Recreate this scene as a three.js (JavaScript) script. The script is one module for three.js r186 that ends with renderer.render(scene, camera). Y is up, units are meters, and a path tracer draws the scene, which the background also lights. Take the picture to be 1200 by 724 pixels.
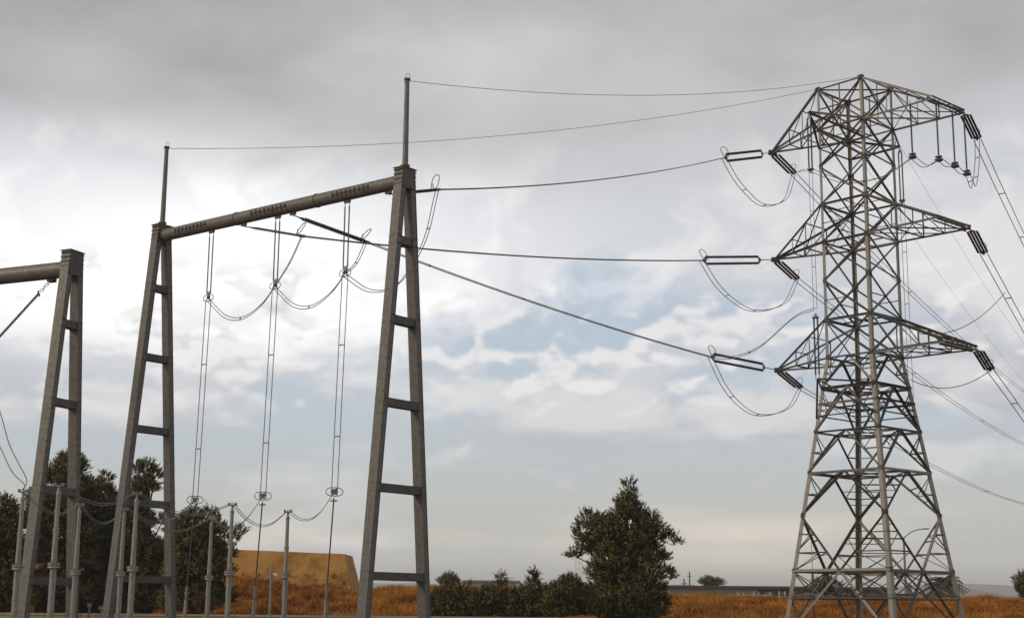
import * as THREE from 'three';
import { mergeGeometries, toCreasedNormals } from 'three/addons/utils/BufferGeometryUtils.js';

// ───────────────────────── camera, sky, sun, exposure ─────────────────────────
const scene = new THREE.Scene();
const V = (x, y, z) => new THREE.Vector3(x, y, z);
const EYE = 1.65, RAD = Math.PI / 180;
const camera = new THREE.PerspectiveCamera(2 * Math.atan(362 / 1735.9) / RAD, 1024 / 617, 0.5, 30000);
camera.position.set(0, EYE, 0);
camera.rotation.set(11.514 * RAD, 0, 0.4955 * RAD, 'XYZ');
const renderer = new THREE.WebGLRenderer({ antialias: true });
renderer.toneMapping = THREE.LinearToneMapping;
renderer.toneMappingExposure = 1;
renderer.shadowMap.enabled = true;

function rng(seed) { let s = seed >>> 0; return () => { s = (s + 0x6D2B79F5) >>> 0; let t = Math.imul(s ^ (s >>> 15), 1 | s); t = (t + Math.imul(t ^ (t >>> 7), 61 | t)) ^ t; return ((t ^ (t >>> 14)) >>> 0) / 4294967296; }; }
// gradient noise on a seeded permutation table
const PERM = new Uint8Array(512), GX = new Float32Array(256), GY = new Float32Array(256);
{ const r = rng(71), p = [...Array(256).keys()]; for (let i = 255; i > 0; i--) { const j = Math.floor(r() * (i + 1)); [p[i], p[j]] = [p[j], p[i]]; } for (let i = 0; i < 512; i++) PERM[i] = p[i & 255]; for (let i = 0; i < 256; i++) { const a = r() * 6.2831853; GX[i] = Math.cos(a); GY[i] = Math.sin(a); } }
function noise(x, y) {
  const xi = Math.floor(x), yi = Math.floor(y), fx = x - xi, fy = y - yi, X = xi & 255, Y = yi & 255;
  const u = fx * fx * fx * (fx * (fx * 6 - 15) + 10), v = fy * fy * fy * (fy * (fy * 6 - 15) + 10);
  const a = PERM[PERM[X] + Y], b = PERM[PERM[X + 1] + Y], c = PERM[PERM[X] + Y + 1], d = PERM[PERM[X + 1] + Y + 1];
  const n00 = GX[a] * fx + GY[a] * fy, n10 = GX[b] * (fx - 1) + GY[b] * fy, n01 = GX[c] * fx + GY[c] * (fy - 1), n11 = GX[d] * (fx - 1) + GY[d] * (fy - 1);
  const t0 = n00 + (n10 - n00) * u, t1 = n01 + (n11 - n01) * u;
  return (t0 + (t1 - t0) * v) * 1.5;
}
function fbm(x, y, oct, gain = 0.5) { let s = 0, a = 1, n = 0; for (let i = 0; i < oct; i++) { s += a * noise(x, y); n += a; a *= gain; x = x * 2.03 + 17.3; y = y * 2.03 - 9.1; } return s / n; }
const sstep = (a, b, x) => { const t = Math.min(1, Math.max(0, (x - a) / (b - a))); return t * t * (3 - 2 * t); };
const mix = (a, b, t) => a + (b - a) * t;

const HAZE = 0.00027;
// overcast evening sky: grey deck overhead, torn cumulus below it, thin blue and a pale warm horizon
function billow(x, y, oct) { let s = 0, a = 1, n = 0; for (let i = 0; i < oct; i++) { s += a * (1 - 2.2 * Math.abs(noise(x, y))); n += a; a *= 0.5; x = x * 2.07 + 13.1; y = y * 2.07 - 5.3; } return s / n; }
function skyColour(az, el, out) {
  const D = 180 / Math.PI, A = az * D, E = Math.max(0, el) * D;
  // clear air behind the clouds
  const h = sstep(0.5, 4.5, E), h2 = sstep(3.5, 8, E), h3 = sstep(7, 11.5, E);
  let r = mix(mix(mix(0.445, 0.50, h), 0.50, h2), 0.475, h3), g = mix(mix(mix(0.435, 0.51, h), 0.56, h2), 0.55, h3), b = mix(mix(mix(0.41, 0.485, h), 0.605, h2), 0.64, h3);
  // thin warm stratus low over the plain
  const wb = Math.exp(-((E - 3.1 - 0.5 * noise(A * 0.05, 3)) ** 2) / 1.2) * sstep(-0.15, 0.45, fbm(A * 0.045 + 5.2, E * 0.30, 4));
  r = mix(r, 0.665, wb * 0.85); g = mix(g, 0.605, wb * 0.85); b = mix(b, 0.525, wb * 0.85);
  // stratocumulus, flattened towards the horizon
  const fE = mix(0.62, 0.26, sstep(4, 14, E)), wx = 0.5 * fbm(A * 0.16 + 7, E * 0.3, 3), yy = E < 14 ? 0.62 * E - 0.018 * E * E : 0.62 * 14 - 0.018 * 196 + 0.116 * (E - 14);
  const n1 = fbm(A * 0.085 + wx * 0.5 + 2.2, yy * 0.62 + 1.7, 8, 0.60), up = fbm(A * 0.085 + wx * 0.5 + 2.2, (yy + 0.5) * 0.62 + 1.7, 6, 0.56);
  const lobe = Math.exp(-((A + 12) ** 2 / 150 + (E - 13.2) ** 2 / 12));
  const gap = Math.exp(-((E - 10.8) ** 2) / 9 - ((A - 4) ** 2) / 45);
  const cover = sstep(-0.17, 0.20, n1 + 0.12 + 0.34 * lobe + 0.40 * sstep(10, 15, E) - 0.34 * gap - 0.46 * sstep(6.8, 2.6, E));
  const lit = sstep(-0.15, 0.20, n1 - up + 0.015);
  const hi = sstep(7, 13, E), lo = mix(0.50, 0.60, hi), tp = mix(0.67, 0.77, hi); let cr = mix(lo, tp, lit), cg = mix(lo * 1.02, tp * 0.985, lit), cb = mix(lo * 1.07, tp * 0.975, lit);
  const lb = Math.min(1, lobe * (0.72 + 0.45 * lit)); cr = mix(cr, 1.3, lb); cg = mix(cg, 1.29, lb); cb = mix(cb, 1.27, lb);
  const c = cover * mix(0.35, 0.9, sstep(3, 8, E));
  r = mix(r, cr, c); g = mix(g, cg, c); b = mix(b, cb, c);
  // small cumulus heads in the gaps
  const hx = A * 0.30 + 11 + wx * 0.6, n2 = 0.6 * billow(hx, E * 0.62 + 4, 5) + 0.8 * fbm(A * 0.12 + 3, E * 0.25 + 8, 3);
  const head = sstep(0.34, 0.52, n2) * sstep(6.5, 9, E) * sstep(15, 11.5, E) * 0.8;
  const hl = sstep(-0.12, 0.16, n2 - 0.6 * billow(hx, (E + 0.45) * 0.62 + 4, 4) - 0.8 * fbm(A * 0.12 + 3, (E + 0.45) * 0.25 + 8, 3));
  r = mix(r, mix(0.61, 0.83, hl), head); g = mix(g, mix(0.615, 0.81, hl), head); b = mix(b, mix(0.645, 0.795, hl), head);
  // the grey deck
  const edge = 17.3 + 1.7 * sstep(5, 15, A) * sstep(70, 30, A) + 2.4 * fbm(A * 0.06 + 4.4, E * 0.10, 5);
  const deck = sstep(edge - 1.8, edge + 1.7, E) * 0.97;
  const t = fbm(A * 0.055 + 9 + 0.3 * wx, E * 0.12, 6, 0.52), t2 = fbm(A * 0.14 + 40, E * 0.3, 5);
  const dv = 0.535 + 0.15 * t + 0.10 * t2 - 0.10 * sstep(17, 25, E);
  r = mix(r, dv * 1.0, deck); g = mix(g, dv * 0.993, deck); b = mix(b, dv * 1.012, deck);
  // what the ground haze in front takes from the sky is given back here, the same all round
  const T = Math.exp(-HAZE * Math.min(4800, 160 / Math.sin(Math.max(0.3, E) / D))), Lh = [0.37, 0.362, 0.35];
  out[0] = (r - Lh[0] * (1 - T)) / T; out[1] = (g - Lh[1] * (1 - T)) / T; out[2] = (b - Lh[2] * (1 - T)) / T;
}
{
  const W = 4096, H = 2048, data = new Float32Array(W * H * 4), c = [0, 0, 0];
  for (let j = 0; j < H; j++) {
    const el = ((j + 0.5) / H - 0.5) * Math.PI;
    for (let i = 0; i < W; i++) {
      const o = (j * W + i) * 4;
      if (el < -0.004) { data[o] = 0.30; data[o + 1] = 0.27; data[o + 2] = 0.23; data[o + 3] = 1; continue; }
      let az = ((i + 0.5) / W - 0.25) * 2 * Math.PI;              // 0 = straight ahead (-z), right is positive
      if (az > Math.PI) az -= 2 * Math.PI;
      const seam = sstep(2.6, Math.PI, Math.abs(az));               // mirror gently behind the viewer so that no seam shows
      skyColour(seam > 0 ? mix(az, Math.sign(az) * 2.6, seam) * (az < 0 ? -1 : 1) : (az < 0 ? az : az), el, c);
      data[o] = c[0]; data[o + 1] = c[1]; data[o + 2] = c[2]; data[o + 3] = 1;
    }
  }
  const tex = new THREE.DataTexture(data, W, H, THREE.RGBAFormat, THREE.FloatType);
  tex.mapping = THREE.EquirectangularReflectionMapping; tex.magFilter = THREE.LinearFilter; tex.needsUpdate = true;
  scene.background = tex; scene.environment = tex;
}
const sun = new THREE.DirectionalLight(0xffead2, 1.5);
sun.position.set(-150, 95, -5); sun.target.position.set(0, 5, -75);
sun.castShadow = true; sun.shadow.radius = 24; sun.shadow.mapSize.set(4096, 4096);
Object.assign(sun.shadow.camera, { left: -110, right: 110, top: 90, bottom: -60, near: 1, far: 400 });
scene.add(sun, sun.target);
scene.fog = new THREE.FogExp2(0xd6d6d9, HAZE);
console.log('sky done');

// ───────────────────────── helpers ─────────────────────────
const taken = new Map();
function numbered(n) { const k = taken.get(n) ?? 0; taken.set(n, k + 1); return k ? `${n}_${String(k).padStart(3, '0')}` : n; }
function shade(o) { o.castShadow = true; o.receiveShadow = true; return o; }
function thing(name, label, category, pos = [0, 0, 0], group) {
  const o = new THREE.Group(); o.name = numbered(name); o.position.set(...pos); o.userData = { label, category };
  if (group) o.userData.group = group;
  scene.add(o); return o;
}
function part(name, geo, mat, parent) { const m = shade(new THREE.Mesh(geo, mat)); m.name = name; parent.add(m); return m; }
function structure(name, geo, mat) { const m = shade(new THREE.Mesh(geo, mat)); m.name = name; m.userData = { kind: 'structure' }; scene.add(m); return m; }
const box = (w, h, d, x = 0, y = 0, z = 0) => new THREE.BoxGeometry(w, h, d).translate(x, y, z);
const merge = (l) => mergeGeometries(l.map((g) => (g.index ? g.toNonIndexed() : g)));
const UPV = V(0, 1, 0);
// put a unit-long (0..1 along +y) geometry between two points given in the parent's frame
function along(name, geo, mat, parent, a, b, roll = 0, width = 1) {
  const m = part(name, geo, mat, parent), d = b.clone().sub(a), L = d.length();
  m.position.copy(a); m.quaternion.setFromUnitVectors(UPV, d.divideScalar(L));
  if (roll) m.quaternion.multiply(new THREE.Quaternion().setFromAxisAngle(UPV, roll));
  m.scale.set(width, L, width); return m;
}
const unitCyl = (r, seg = 10, r2 = r) => new THREE.CylinderGeometry(r2, r, 1, seg).translate(0, 0.5, 0);
const angleGeo = (() => { const cache = {}; return (s) => cache[s] ??= merge([box(s, 1, s * 0.12, s / 2 - s * 0.3, 0.5, -s * 0.3), box(s * 0.12, 1, s, -s * 0.3, 0.5, s / 2 - s * 0.3)]); })();
function tube(pts, r, seg = 40, rad = 6) { return new THREE.TubeGeometry(new THREE.CatmullRomCurve3(pts, false, 'centripetal'), seg, r, rad); }

function metreUV(g, s = 1.4) { // texture coordinates in metres, by the axis a face points along
  if (g.index) g = g.toNonIndexed(); const p = g.attributes.position, n = g.attributes.normal, uv = new Float32Array(p.count * 2);
  for (let i = 0; i < p.count; i++) { const ax = Math.abs(n.getX(i)), ay = Math.abs(n.getY(i)), az = Math.abs(n.getZ(i)), x = p.getX(i), y = p.getY(i), z = p.getZ(i); const [a, b] = ax >= ay && ax >= az ? [z + 3.1, y] : ay >= az ? [x, z] : [x + 0.7, y]; uv[2 * i] = a / s; uv[2 * i + 1] = b / s; }
  g.setAttribute('uv', new THREE.BufferAttribute(uv, 2)); return g;
}
// ───────────────────────── materials ─────────────────────────
function texture(n, fn, rep, srgb = true) {
  const d = new Uint8Array(n * n * 4), c = [0, 0, 0];
  for (let j = 0; j < n; j++) for (let i = 0; i < n; i++) { fn(i / n, j / n, c); const o = (j * n + i) * 4; for (let k = 0; k < 3; k++) d[o + k] = Math.max(0, Math.min(255, c[k] * 255)); d[o + 3] = 255; }
  const t = new THREE.DataTexture(d, n, n); t.wrapS = t.wrapT = THREE.RepeatWrapping; t.magFilter = THREE.LinearFilter; t.minFilter = THREE.LinearMipmapLinearFilter; t.generateMipmaps = true;
  if (srgb) t.colorSpace = THREE.SRGBColorSpace; if (rep) t.repeat.set(rep[0], rep[1]); t.needsUpdate = true; return t;
}
const pn = (u, v, f, s) => { // tileable noise by blending
  const n = (x, y) => fbm(x * f + s, y * f + s * 1.7, 4, 0.55);
  const a = u, b = v; return n(u, v) * (1 - a) * (1 - b) + n(u - 1, v) * a * (1 - b) + n(u, v - 1) * (1 - a) * b + n(u - 1, v - 1) * a * b;
};
const zincMap = texture(512, (u, v, c) => { const m = 0.80 + 0.26 * pn(u, v, 5, 3) + 0.24 * pn(u, v, 24, 9), st = sstep(0.12, 0.42, pn(u, v, 9, 21)), sc = 0.34 * sstep(0.26, 0.40, pn(u, v, 13, 44) + 0.25 * pn(u, v, 50, 3)); c[0] = m * mix(1, 0.80, st) + sc; c[1] = m * mix(0.99, 0.74, st) + sc; c[2] = m * mix(0.96, 0.66, st) + sc; });
const zincRough = texture(128, (u, v, c) => { const m = 0.55 + 0.3 * pn(u, v, 10, 5); c[0] = c[1] = c[2] = m; }, null, false);
const steel = (r, g, b, extra = {}) => new THREE.MeshStandardMaterial({ color: new THREE.Color().setRGB(r, g, b), map: zincMap, roughnessMap: zincRough, roughness: 0.95, metalness: 0.15, ...extra });
const MT = {
  tower: [steel(0.165, 0.16, 0.147), steel(0.10, 0.097, 0.089), steel(0.38, 0.373, 0.345)],
  gantry: steel(0.195, 0.188, 0.170), gantryDark: steel(0.112, 0.108, 0.098), beam: steel(0.235, 0.226, 0.203), post: steel(0.40, 0.395, 0.365), mast: steel(0.24, 0.23, 0.21), bolt: steel(0.05, 0.047, 0.042),
  wire: new THREE.MeshStandardMaterial({ color: new THREE.Color().setRGB(0.22, 0.215, 0.21), roughness: 0.6, metalness: 0.3 }),
  polymer: new THREE.MeshStandardMaterial({ color: new THREE.Color().setRGB(0.055, 0.045, 0.04), roughness: 0.55 }),
  greyPolymer: new THREE.MeshStandardMaterial({ color: new THREE.Color().setRGB(0.26, 0.25, 0.235), roughness: 0.6 }),
  fitting: new THREE.MeshStandardMaterial({ color: new THREE.Color().setRGB(0.22, 0.215, 0.205), roughness: 0.5, metalness: 0.5 }),
  wall: new THREE.MeshStandardMaterial({ color: new THREE.Color().setRGB(0.52, 0.42, 0.27), roughness: 0.95, map: texture(128, (u, v, c) => { const m = 0.9 + 0.25 * pn(u, v, 12, 33); c[0] = c[1] = c[2] = m; }) }),
  bark: new THREE.MeshStandardMaterial({ color: new THREE.Color().setRGB(0.06, 0.045, 0.035), roughness: 1 }),
  leaf: new THREE.MeshStandardMaterial({ vertexColors: true, roughness: 0.85 }),
};

// ───────────────────────── ground, berm, embankment, hills ─────────────────────────
const crest = [[-300, 3.2], [-60, 3.9], [-30, 4.0], [-22, 3.6], [-16.5, 3.0], [-12.4, 2.7], [-8.3, 2.95], [-2.6, 2.95], [14, 2.45], [25, 2.4], [33, 2.5], [42, 2.4], [80, 2.6], [300, 2.8]];
const lerpTab = (t, x) => { for (let i = 1; i < t.length; i++) if (x < t[i][0]) { const [a, b] = [t[i - 1], t[i]]; return mix(a[1], b[1], sstep(a[0], b[0], x)); } return t[t.length - 1][1]; };
function ground(x, z) {
  const d = -z, top = lerpTab(crest, x) + 0.16 * fbm(x * 0.12, z * 0.12, 4);
  const front = sstep(94 + 3 * fbm(x * 0.06 + 3, 4.4, 3), 124, d), back = 1 - 0.45 * sstep(135, 210, d);
  return front * back * top + 0.03 * noise(x * 0.7, z * 0.7) * front;
}
const gMap = texture(512, (u, v, c) => { const a = pn(u, v, 14, 2), b = pn(u, v, 60, 8), k = sstep(-0.4, 0.5, a + 0.6 * b); c[0] = mix(0.50, 0.72, k); c[1] = mix(0.31, 0.48, k); c[2] = mix(0.10, 0.20, k); });
{ // the ground as one sheet: fine near the berm, coarse out to the horizon
  const xs = [], zs = []; for (const [a, b, n] of [[-7000, -600, 12], [-600, -90, 24], [-90, 90, 180], [90, 600, 24], [600, 7000, 13]]) for (let i = 0; i < n; i++) xs.push(a + (b - a) * i / n);
  for (const [a, b, n] of [[200, -85, 24], [-85, -140, 70], [-140, -240, 30], [-240, -1000, 16], [-1000, -6500, 13]]) for (let i = 0; i < n; i++) zs.push(a + (b - a) * i / n);
  const pos = [], uv = [], idx = [], nx = xs.length, nz = zs.length;
  for (let j = 0; j < nz; j++) for (let i = 0; i < nx; i++) { pos.push(xs[i], ground(xs[i], zs[j]), zs[j]); uv.push(xs[i] / 9, zs[j] / 9); }
  for (let j = 0; j < nz - 1; j++) for (let i = 0; i < nx - 1; i++) { const a = j * nx + i; idx.push(a, a + 1, a + nx, a + 1, a + nx + 1, a + nx); }
  const g = new THREE.BufferGeometry(); g.setAttribute('position', new THREE.Float32BufferAttribute(pos, 3)); g.setAttribute('uv', new THREE.Float32BufferAttribute(uv, 2)); g.setIndex(idx); g.computeVertexNormals();
  structure('ground', g, new THREE.MeshStandardMaterial({ map: gMap, color: new THREE.Color().setRGB(0.75, 0.70, 0.66), roughness: 1 }));
}
{ // gravel of the switchyard, a sheet over the ground
  const g = new THREE.PlaneGeometry(150, 70, 1, 1).rotateX(-Math.PI / 2).translate(-40, 0.006, -39);
  const uv = g.attributes.uv; for (let i = 0; i < uv.count; i++) uv.setXY(i, uv.getX(i) * 60, uv.getY(i) * 28);
  structure('gravel_yard', g, new THREE.MeshStandardMaterial({ roughness: 1, map: texture(256, (u, v, c) => { const m = 0.50 + 0.35 * pn(u, v, 50, 4) + 0.1 * pn(u, v, 7, 12); c[0] = m; c[1] = m * 0.97; c[2] = m * 0.9; }), color: new THREE.Color().setRGB(0.42, 0.41, 0.39) }));
}
{ // flat-topped earth embankment behind the gantry
  const m = new THREE.MeshStandardMaterial({ roughness: 1, color: new THREE.Color().setRGB(0.80, 0.78, 0.76), map: texture(512, (u, v, c) => { const a = pn(u, v, 7, 51), b = pn(u, v, 30, 57), s = sstep(-0.08, 0.16, a + 0.3 * b); c[0] = mix(0.74, 0.60, s) + 0.16 * b; c[1] = mix(0.56, 0.43, s) + 0.14 * b; c[2] = mix(0.30, 0.20, s) + 0.09 * b; }) });
  const NX = 90, NY = 34, pos = [], uv = [], idx = [];
  const x0 = -70, x1 = -13.95;
  // profile: front slope, top, back slope, all drawn in towards the right end
  const prof = [[-124.2, 0.8], [-126.55, 6.19], [-126.62, 6.22], [-133, 6.25], [-135.5, 0.8]];
  const plen = [0]; for (let i = 1; i < prof.length; i++) plen.push(plen[i - 1] + Math.hypot(prof[i][0] - prof[i - 1][0], prof[i][1] - prof[i - 1][1]));
  for (let j = 0; j <= NY; j++) {
    const seg = [0, 16, 17, 27, NY]; let k = 1; while (k < 4 && seg[k] < j) k++; const s = mix(plen[k - 1], plen[k], (j - seg[k - 1]) / (seg[k] - seg[k - 1]));
    const t = (s - plen[k - 1]) / (plen[k] - plen[k - 1]), z = mix(prof[k - 1][0], prof[k][0], t), y = mix(prof[k - 1][1], prof[k][1], t);
    for (let i = 0; i <= NX; i++) {
      const f = i / NX, end = x1 + (6.25 - y) * 0.24, x = mix(x0, end, f), rise = (x1 - x) * 0.032, n = 0.22 * fbm(x * 0.6, (z * 2 + y) * 0.6, 5);
      pos.push(x, y + rise * sstep(1, 6, y) + n * sstep(6.3, 5, y), z + n); uv.push(x / 14, s / 14);
    }
  }
  for (let j = 0; j < NY; j++) for (let i = 0; i < NX; i++) { const a = j * (NX + 1) + i; idx.push(a, a + 1, a + NX + 1, a + 1, a + NX + 2, a + NX + 1); }
  const c0 = pos.length / 3; let n = 0; // the steep end face
  for (let j = 0; j <= NY; j++) { const a = (j * (NX + 1) + NX) * 3; pos.push(pos[a], pos[a + 1], pos[a + 2]); uv.push(pos[a + 2] / 14, pos[a + 1] / 14); n++; }
  pos.push(x1 + 1.31, 0.8, -130); uv.push(-130 / 14, 0); for (let j = 0; j < n - 1; j++) idx.push(c0 + j, c0 + n, c0 + j + 1);
  const g = new THREE.BufferGeometry(); g.setAttribute('position', new THREE.Float32BufferAttribute(pos, 3)); g.setAttribute('uv', new THREE.Float32BufferAttribute(uv, 2)); g.setIndex(idx);
  structure('embankment', toCreasedNormals(g, 0.6), m);
}
function hills(name, z, half, height, depth, seed, f, col) {
  const NX = 160, NZ = 14, pos = [], uv = [], idx = [];
  for (let j = 0; j <= NZ; j++) for (let i = 0; i <= NX; i++) {
    const x = -half + 2 * half * i / NX, t = j / NZ, ridge = Math.sin(Math.PI * Math.min(1, t * 1.0));
    pos.push(x, -5 + height(x) * ridge * (1 + 0.28 * fbm(x * f + seed, t * 2.2 + seed, 5)), z - depth * t); uv.push(x / 300, t * depth / 300);
  }
  for (let j = 0; j < NZ; j++) for (let i = 0; i < NX; i++) { const a = j * (NX + 1) + i; idx.push(a, a + 1, a + NX + 1, a + 1, a + NX + 2, a + NX + 1); }
  const g = new THREE.BufferGeometry(); g.setAttribute('position', new THREE.Float32BufferAttribute(pos, 3)); g.setAttribute('uv', new THREE.Float32BufferAttribute(uv, 2)); g.setIndex(idx); g.computeVertexNormals();
  structure(name, g, new THREE.MeshStandardMaterial({ color: new THREE.Color().setRGB(...col), roughness: 1 }));
}
hills('hills', -4200, 3600, (x) => 84 + 22 * noise(x * 0.0014 + 4, 2) + 20 * sstep(900, 1600, x), 900, 3.3, 0.003, [0.13, 0.11, 0.09]);
hills('hills_001', -2600, 2600, (x) => 8 + 46 * Math.exp(-(((x - 830) / 130) ** 2)) + 20 * Math.exp(-(((x - 1050) / 160) ** 2)), 500, 8.1, 0.006, [0.14, 0.11, 0.08]);

// ───────────────────────── dry grass on the berm ─────────────────────────
{
  const r = rng(5), blades = [];
  for (let i = 0; i < 9; i++) {
    const a = r() * 6.283, lean = 0.3 + 0.9 * r(), h = 0.3 + 0.45 * r(), w = 0.025 + 0.03 * r(), dx = Math.cos(a) * lean * h, dz = Math.sin(a) * lean * h, bx = (r() - 0.5) * 0.35, bz = (r() - 0.5) * 0.35, sx = Math.cos(a + 1.3) * w, sz = Math.sin(a + 1.3) * w;
    blades.push(bx - sx, 0, bz - sz, bx + sx, 0, bz + sz, bx + dx * 0.5 + sx * 0.7, h * 0.6, bz + dz * 0.5 + sz * 0.7, bx - sx, 0, bz - sz, bx + dx * 0.5 + sx * 0.7, h * 0.6, bz + dz * 0.5 + sz * 0.7, bx + dx, h, bz + dz);
  }
  const g = new THREE.BufferGeometry(); g.setAttribute('position', new THREE.Float32BufferAttribute(blades, 3)); g.computeVertexNormals();
  const N = 80000, im = new THREE.InstancedMesh(g, new THREE.MeshStandardMaterial({ roughness: 1, color: 0xffffff }), N), q = new THREE.Quaternion(), m = new THREE.Matrix4(), col = new THREE.Color();
  for (let i = 0; i < N; i++) {
    let x, z, den; do { x = -42 + 112 * r(); z = -94 - 44 * r(); den = 0.55 + 0.9 * fbm(x * 0.11 + 2, z * 0.11, 3); } while (r() > den || (x < -13 && z < -127));
    const patch = fbm(x * 0.09 + 7, z * 0.16, 3), bushy = fbm(x * 0.45, z * 0.45 + 9, 3), tall = 0.6 + 0.4 * r() + 0.3 * patch + 0.9 * Math.max(0, bushy), k = Math.min(1, Math.max(0, 0.45 + 0.8 * patch - 1.1 * bushy + 0.35 * (r() - 0.5)));
    q.setFromAxisAngle(UPV, r() * 6.283);
    m.compose(V(x, ground(x, z) - 0.03, z), q, V(tall, tall, tall)); im.setMatrixAt(i, m);
    const kk = 0.85 + 0.3 * r(); const gr = r() < 0.04 ? 0.55 : 1; col.setRGB(mix(0.26, 0.58, k) * kk * gr, mix(0.09, 0.25, k) * kk, mix(0.003, 0.024, k) * kk); im.setColorAt(i, col);
  }
  for (let i = 0; i < 420; i++) { // weeds scattered up the face of the embankment
    const f = r() ** 2, y = 1.2 + 3.2 * f, x = -13.6 - 26 * r(), z = -124.2 - 2.1 * (y - 0.8) / 5.2, k = r(), t = 0.35 + 0.5 * r();
    q.setFromAxisAngle(UPV, r() * 6.283); m.compose(V(x, y, z + 0.05), q, V(t, t, t)); im.setMatrixAt(i, m); col.setRGB(mix(0.28, 0.5, k), mix(0.11, 0.23, k), mix(0.01, 0.04, k)); im.setColorAt(i, col);
  }
  im.name = 'dry_grass'; shade(im); im.userData = { label: 'rust coloured dry grass covering the low bank', category: 'grass', kind: 'stuff' }; scene.add(im);
}
console.log('terrain done');

// ───────────────────────── low wall behind the yard ─────────────────────────
{
  const w = thing('low_wall', 'low beige wall running behind the switchyard posts', 'wall', [-36, 0, -74]);
  for (let i = 0; i < 16; i++) part('wall_panel', box(2.47, 1.26, 0.2, 1.25 + i * 2.51, 0.63, 0), MT.wall, w);
  for (let i = 0; i < 16; i++) part('coping', box(2.49, 0.09, 0.3, 1.25 + i * 2.51, 1.306, 0), MT.wall, w);
}

// ───────────────────────── gantries ─────────────────────────
const LEGW = 0.46, LEGD = 0.27;
function legGeo(L) { // built-up box: two face plates with webs set in between them
  return merge([box(LEGW, L, 0.022, 0, L / 2, LEGD / 2), box(LEGW, L, 0.022, 0, L / 2, -LEGD / 2), box(0.02, L, LEGD - 0.024, LEGW / 2 - 0.028, L / 2, 0), box(0.02, L, LEGD - 0.024, -LEGW / 2 + 0.028, L / 2, 0)].map((g) => metreUV(g)));
}
// local frame of an A-frame: x along the beam, z across (towards the tower side), y up
function aFrame(parent, x, top, bars, s0, sk, capH) {
  for (const s of [-1, 1]) {
    const yb = 0, sb = s0 + sk * (top - yb), st = s0, dy = top - yb, L = Math.hypot(dy, sb - st), leg = part('leg', legGeo(L), MT.gantry, parent);
    leg.position.set(x, yb, s * sb); leg.rotation.x = -s * Math.atan2(sb - st, dy);
    const base = part('base_plate', box(0.75, 0.05, 0.6), MT.gantryDark, parent); base.position.set(x, 0.03, s * sb);
    for (const h of bars) { // diaphragm bands round the leg at every crossbar
      for (const e of [-0.16, 0.16]) part('band', box(LEGW + 0.03, 0.025, LEGD + 0.03, 0, (h + e) / Math.cos(Math.atan2(sb - st, dy)), 0), MT.gantryDark, leg);
    }
    for (let i = 0; i < 9; i++) part('step_bolt', box(0.02, 0.02, 0.11, -LEGW / 2 + 0.04, L * 0.45 + i * 0.45, -s * 0 - LEGD / 2 - 0.05), MT.bolt, leg);
  }
  for (const h of bars) {
    const s = s0 + sk * (top - h) - LEGD / 2, b = part('crossbar', merge([box(LEGW - 0.05, 0.022, 2 * s, 0, 0.15, 0), box(LEGW - 0.05, 0.022, 2 * s, 0, -0.15, 0), box(0.03, 0.28, 2 * s, -LEGW / 2 + 0.05, 0, 0), box(0.03, 0.28, 2 * s, LEGW / 2 - 0.05, 0, 0)].map((g) => metreUV(g))), MT.gantryDark, parent);
    b.position.set(x, h, 0);
  }
  const cap = part('cap', metreUV(box(LEGW + 0.04, capH, 2 * s0 + LEGD + 0.04)), MT.gantryDark, parent); cap.position.set(x, top - capH / 2 + 0.04, 0);
  for (let i = 0; i < 4; i++) for (const s of [-1, 1]) part('stiffener', box(LEGW + 0.02, 0.03, 0.07, 0, capH / 2 - 0.08 - i * 0.2, s * (s0 + LEGD / 2 + 0.055)), MT.gantry, cap);
  part('cap_lid', box(LEGW + 0.12, 0.03, 2 * s0 + LEGD + 0.14, 0, capH / 2 + 0.016, 0), MT.gantry, cap);
}
function mast(parent, x, y0, y1, side) {
  const m = part('mast', merge([new THREE.CylinderGeometry(0.098, 0.125, y1 - y0, 16).translate(x, (y0 + y1) / 2, 0)]), MT.mast, parent);
  part('flange', merge([new THREE.CylinderGeometry(0.2, 0.2, 0.05, 16).translate(x, y0 + 0.13, 0), new THREE.CylinderGeometry(0.18, 0.2, 0.06, 16).translate(x, y0 + 0.035, 0)]), MT.gantry, m);
  part('mast_cap', new THREE.CylinderGeometry(0.135, 0.135, 0.08, 16).translate(x, y1 + 0.03, 0), MT.bolt, m);
  part('wire_loop', tube([V(x - 0.12, y1, 0.05), V(x - 0.06, y1 + 0.28, 0.06), V(x + 0.08, y1 + 0.32, 0.06), V(x + 0.17, y1 + 0.08, 0.06), V(x + 0.2, y1 - 0.1, 0.06)], 0.012, 20, 5), MT.wire, m);
  return m;
}
const B = V(-0.7863, 0, -0.6179), P = V(0.6179, 0, -0.7863), BEAML = 15.78, TOP = 19.65, R0 = V(-4.344, 0, -59.382);
const onBeam = (t, y = 0, p = 0) => R0.clone().addScaledVector(B, t).addScaledVector(P, p).setY(y);
const cyl = (r, L) => { const g = new THREE.CylinderGeometry(r, r, L, 40, 1), u = g.attributes.uv; for (let i = 0; i < u.count; i++) u.setXY(i, u.getX(i) * 1.3, u.getY(i) * L / 1.4); return g; };
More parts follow.
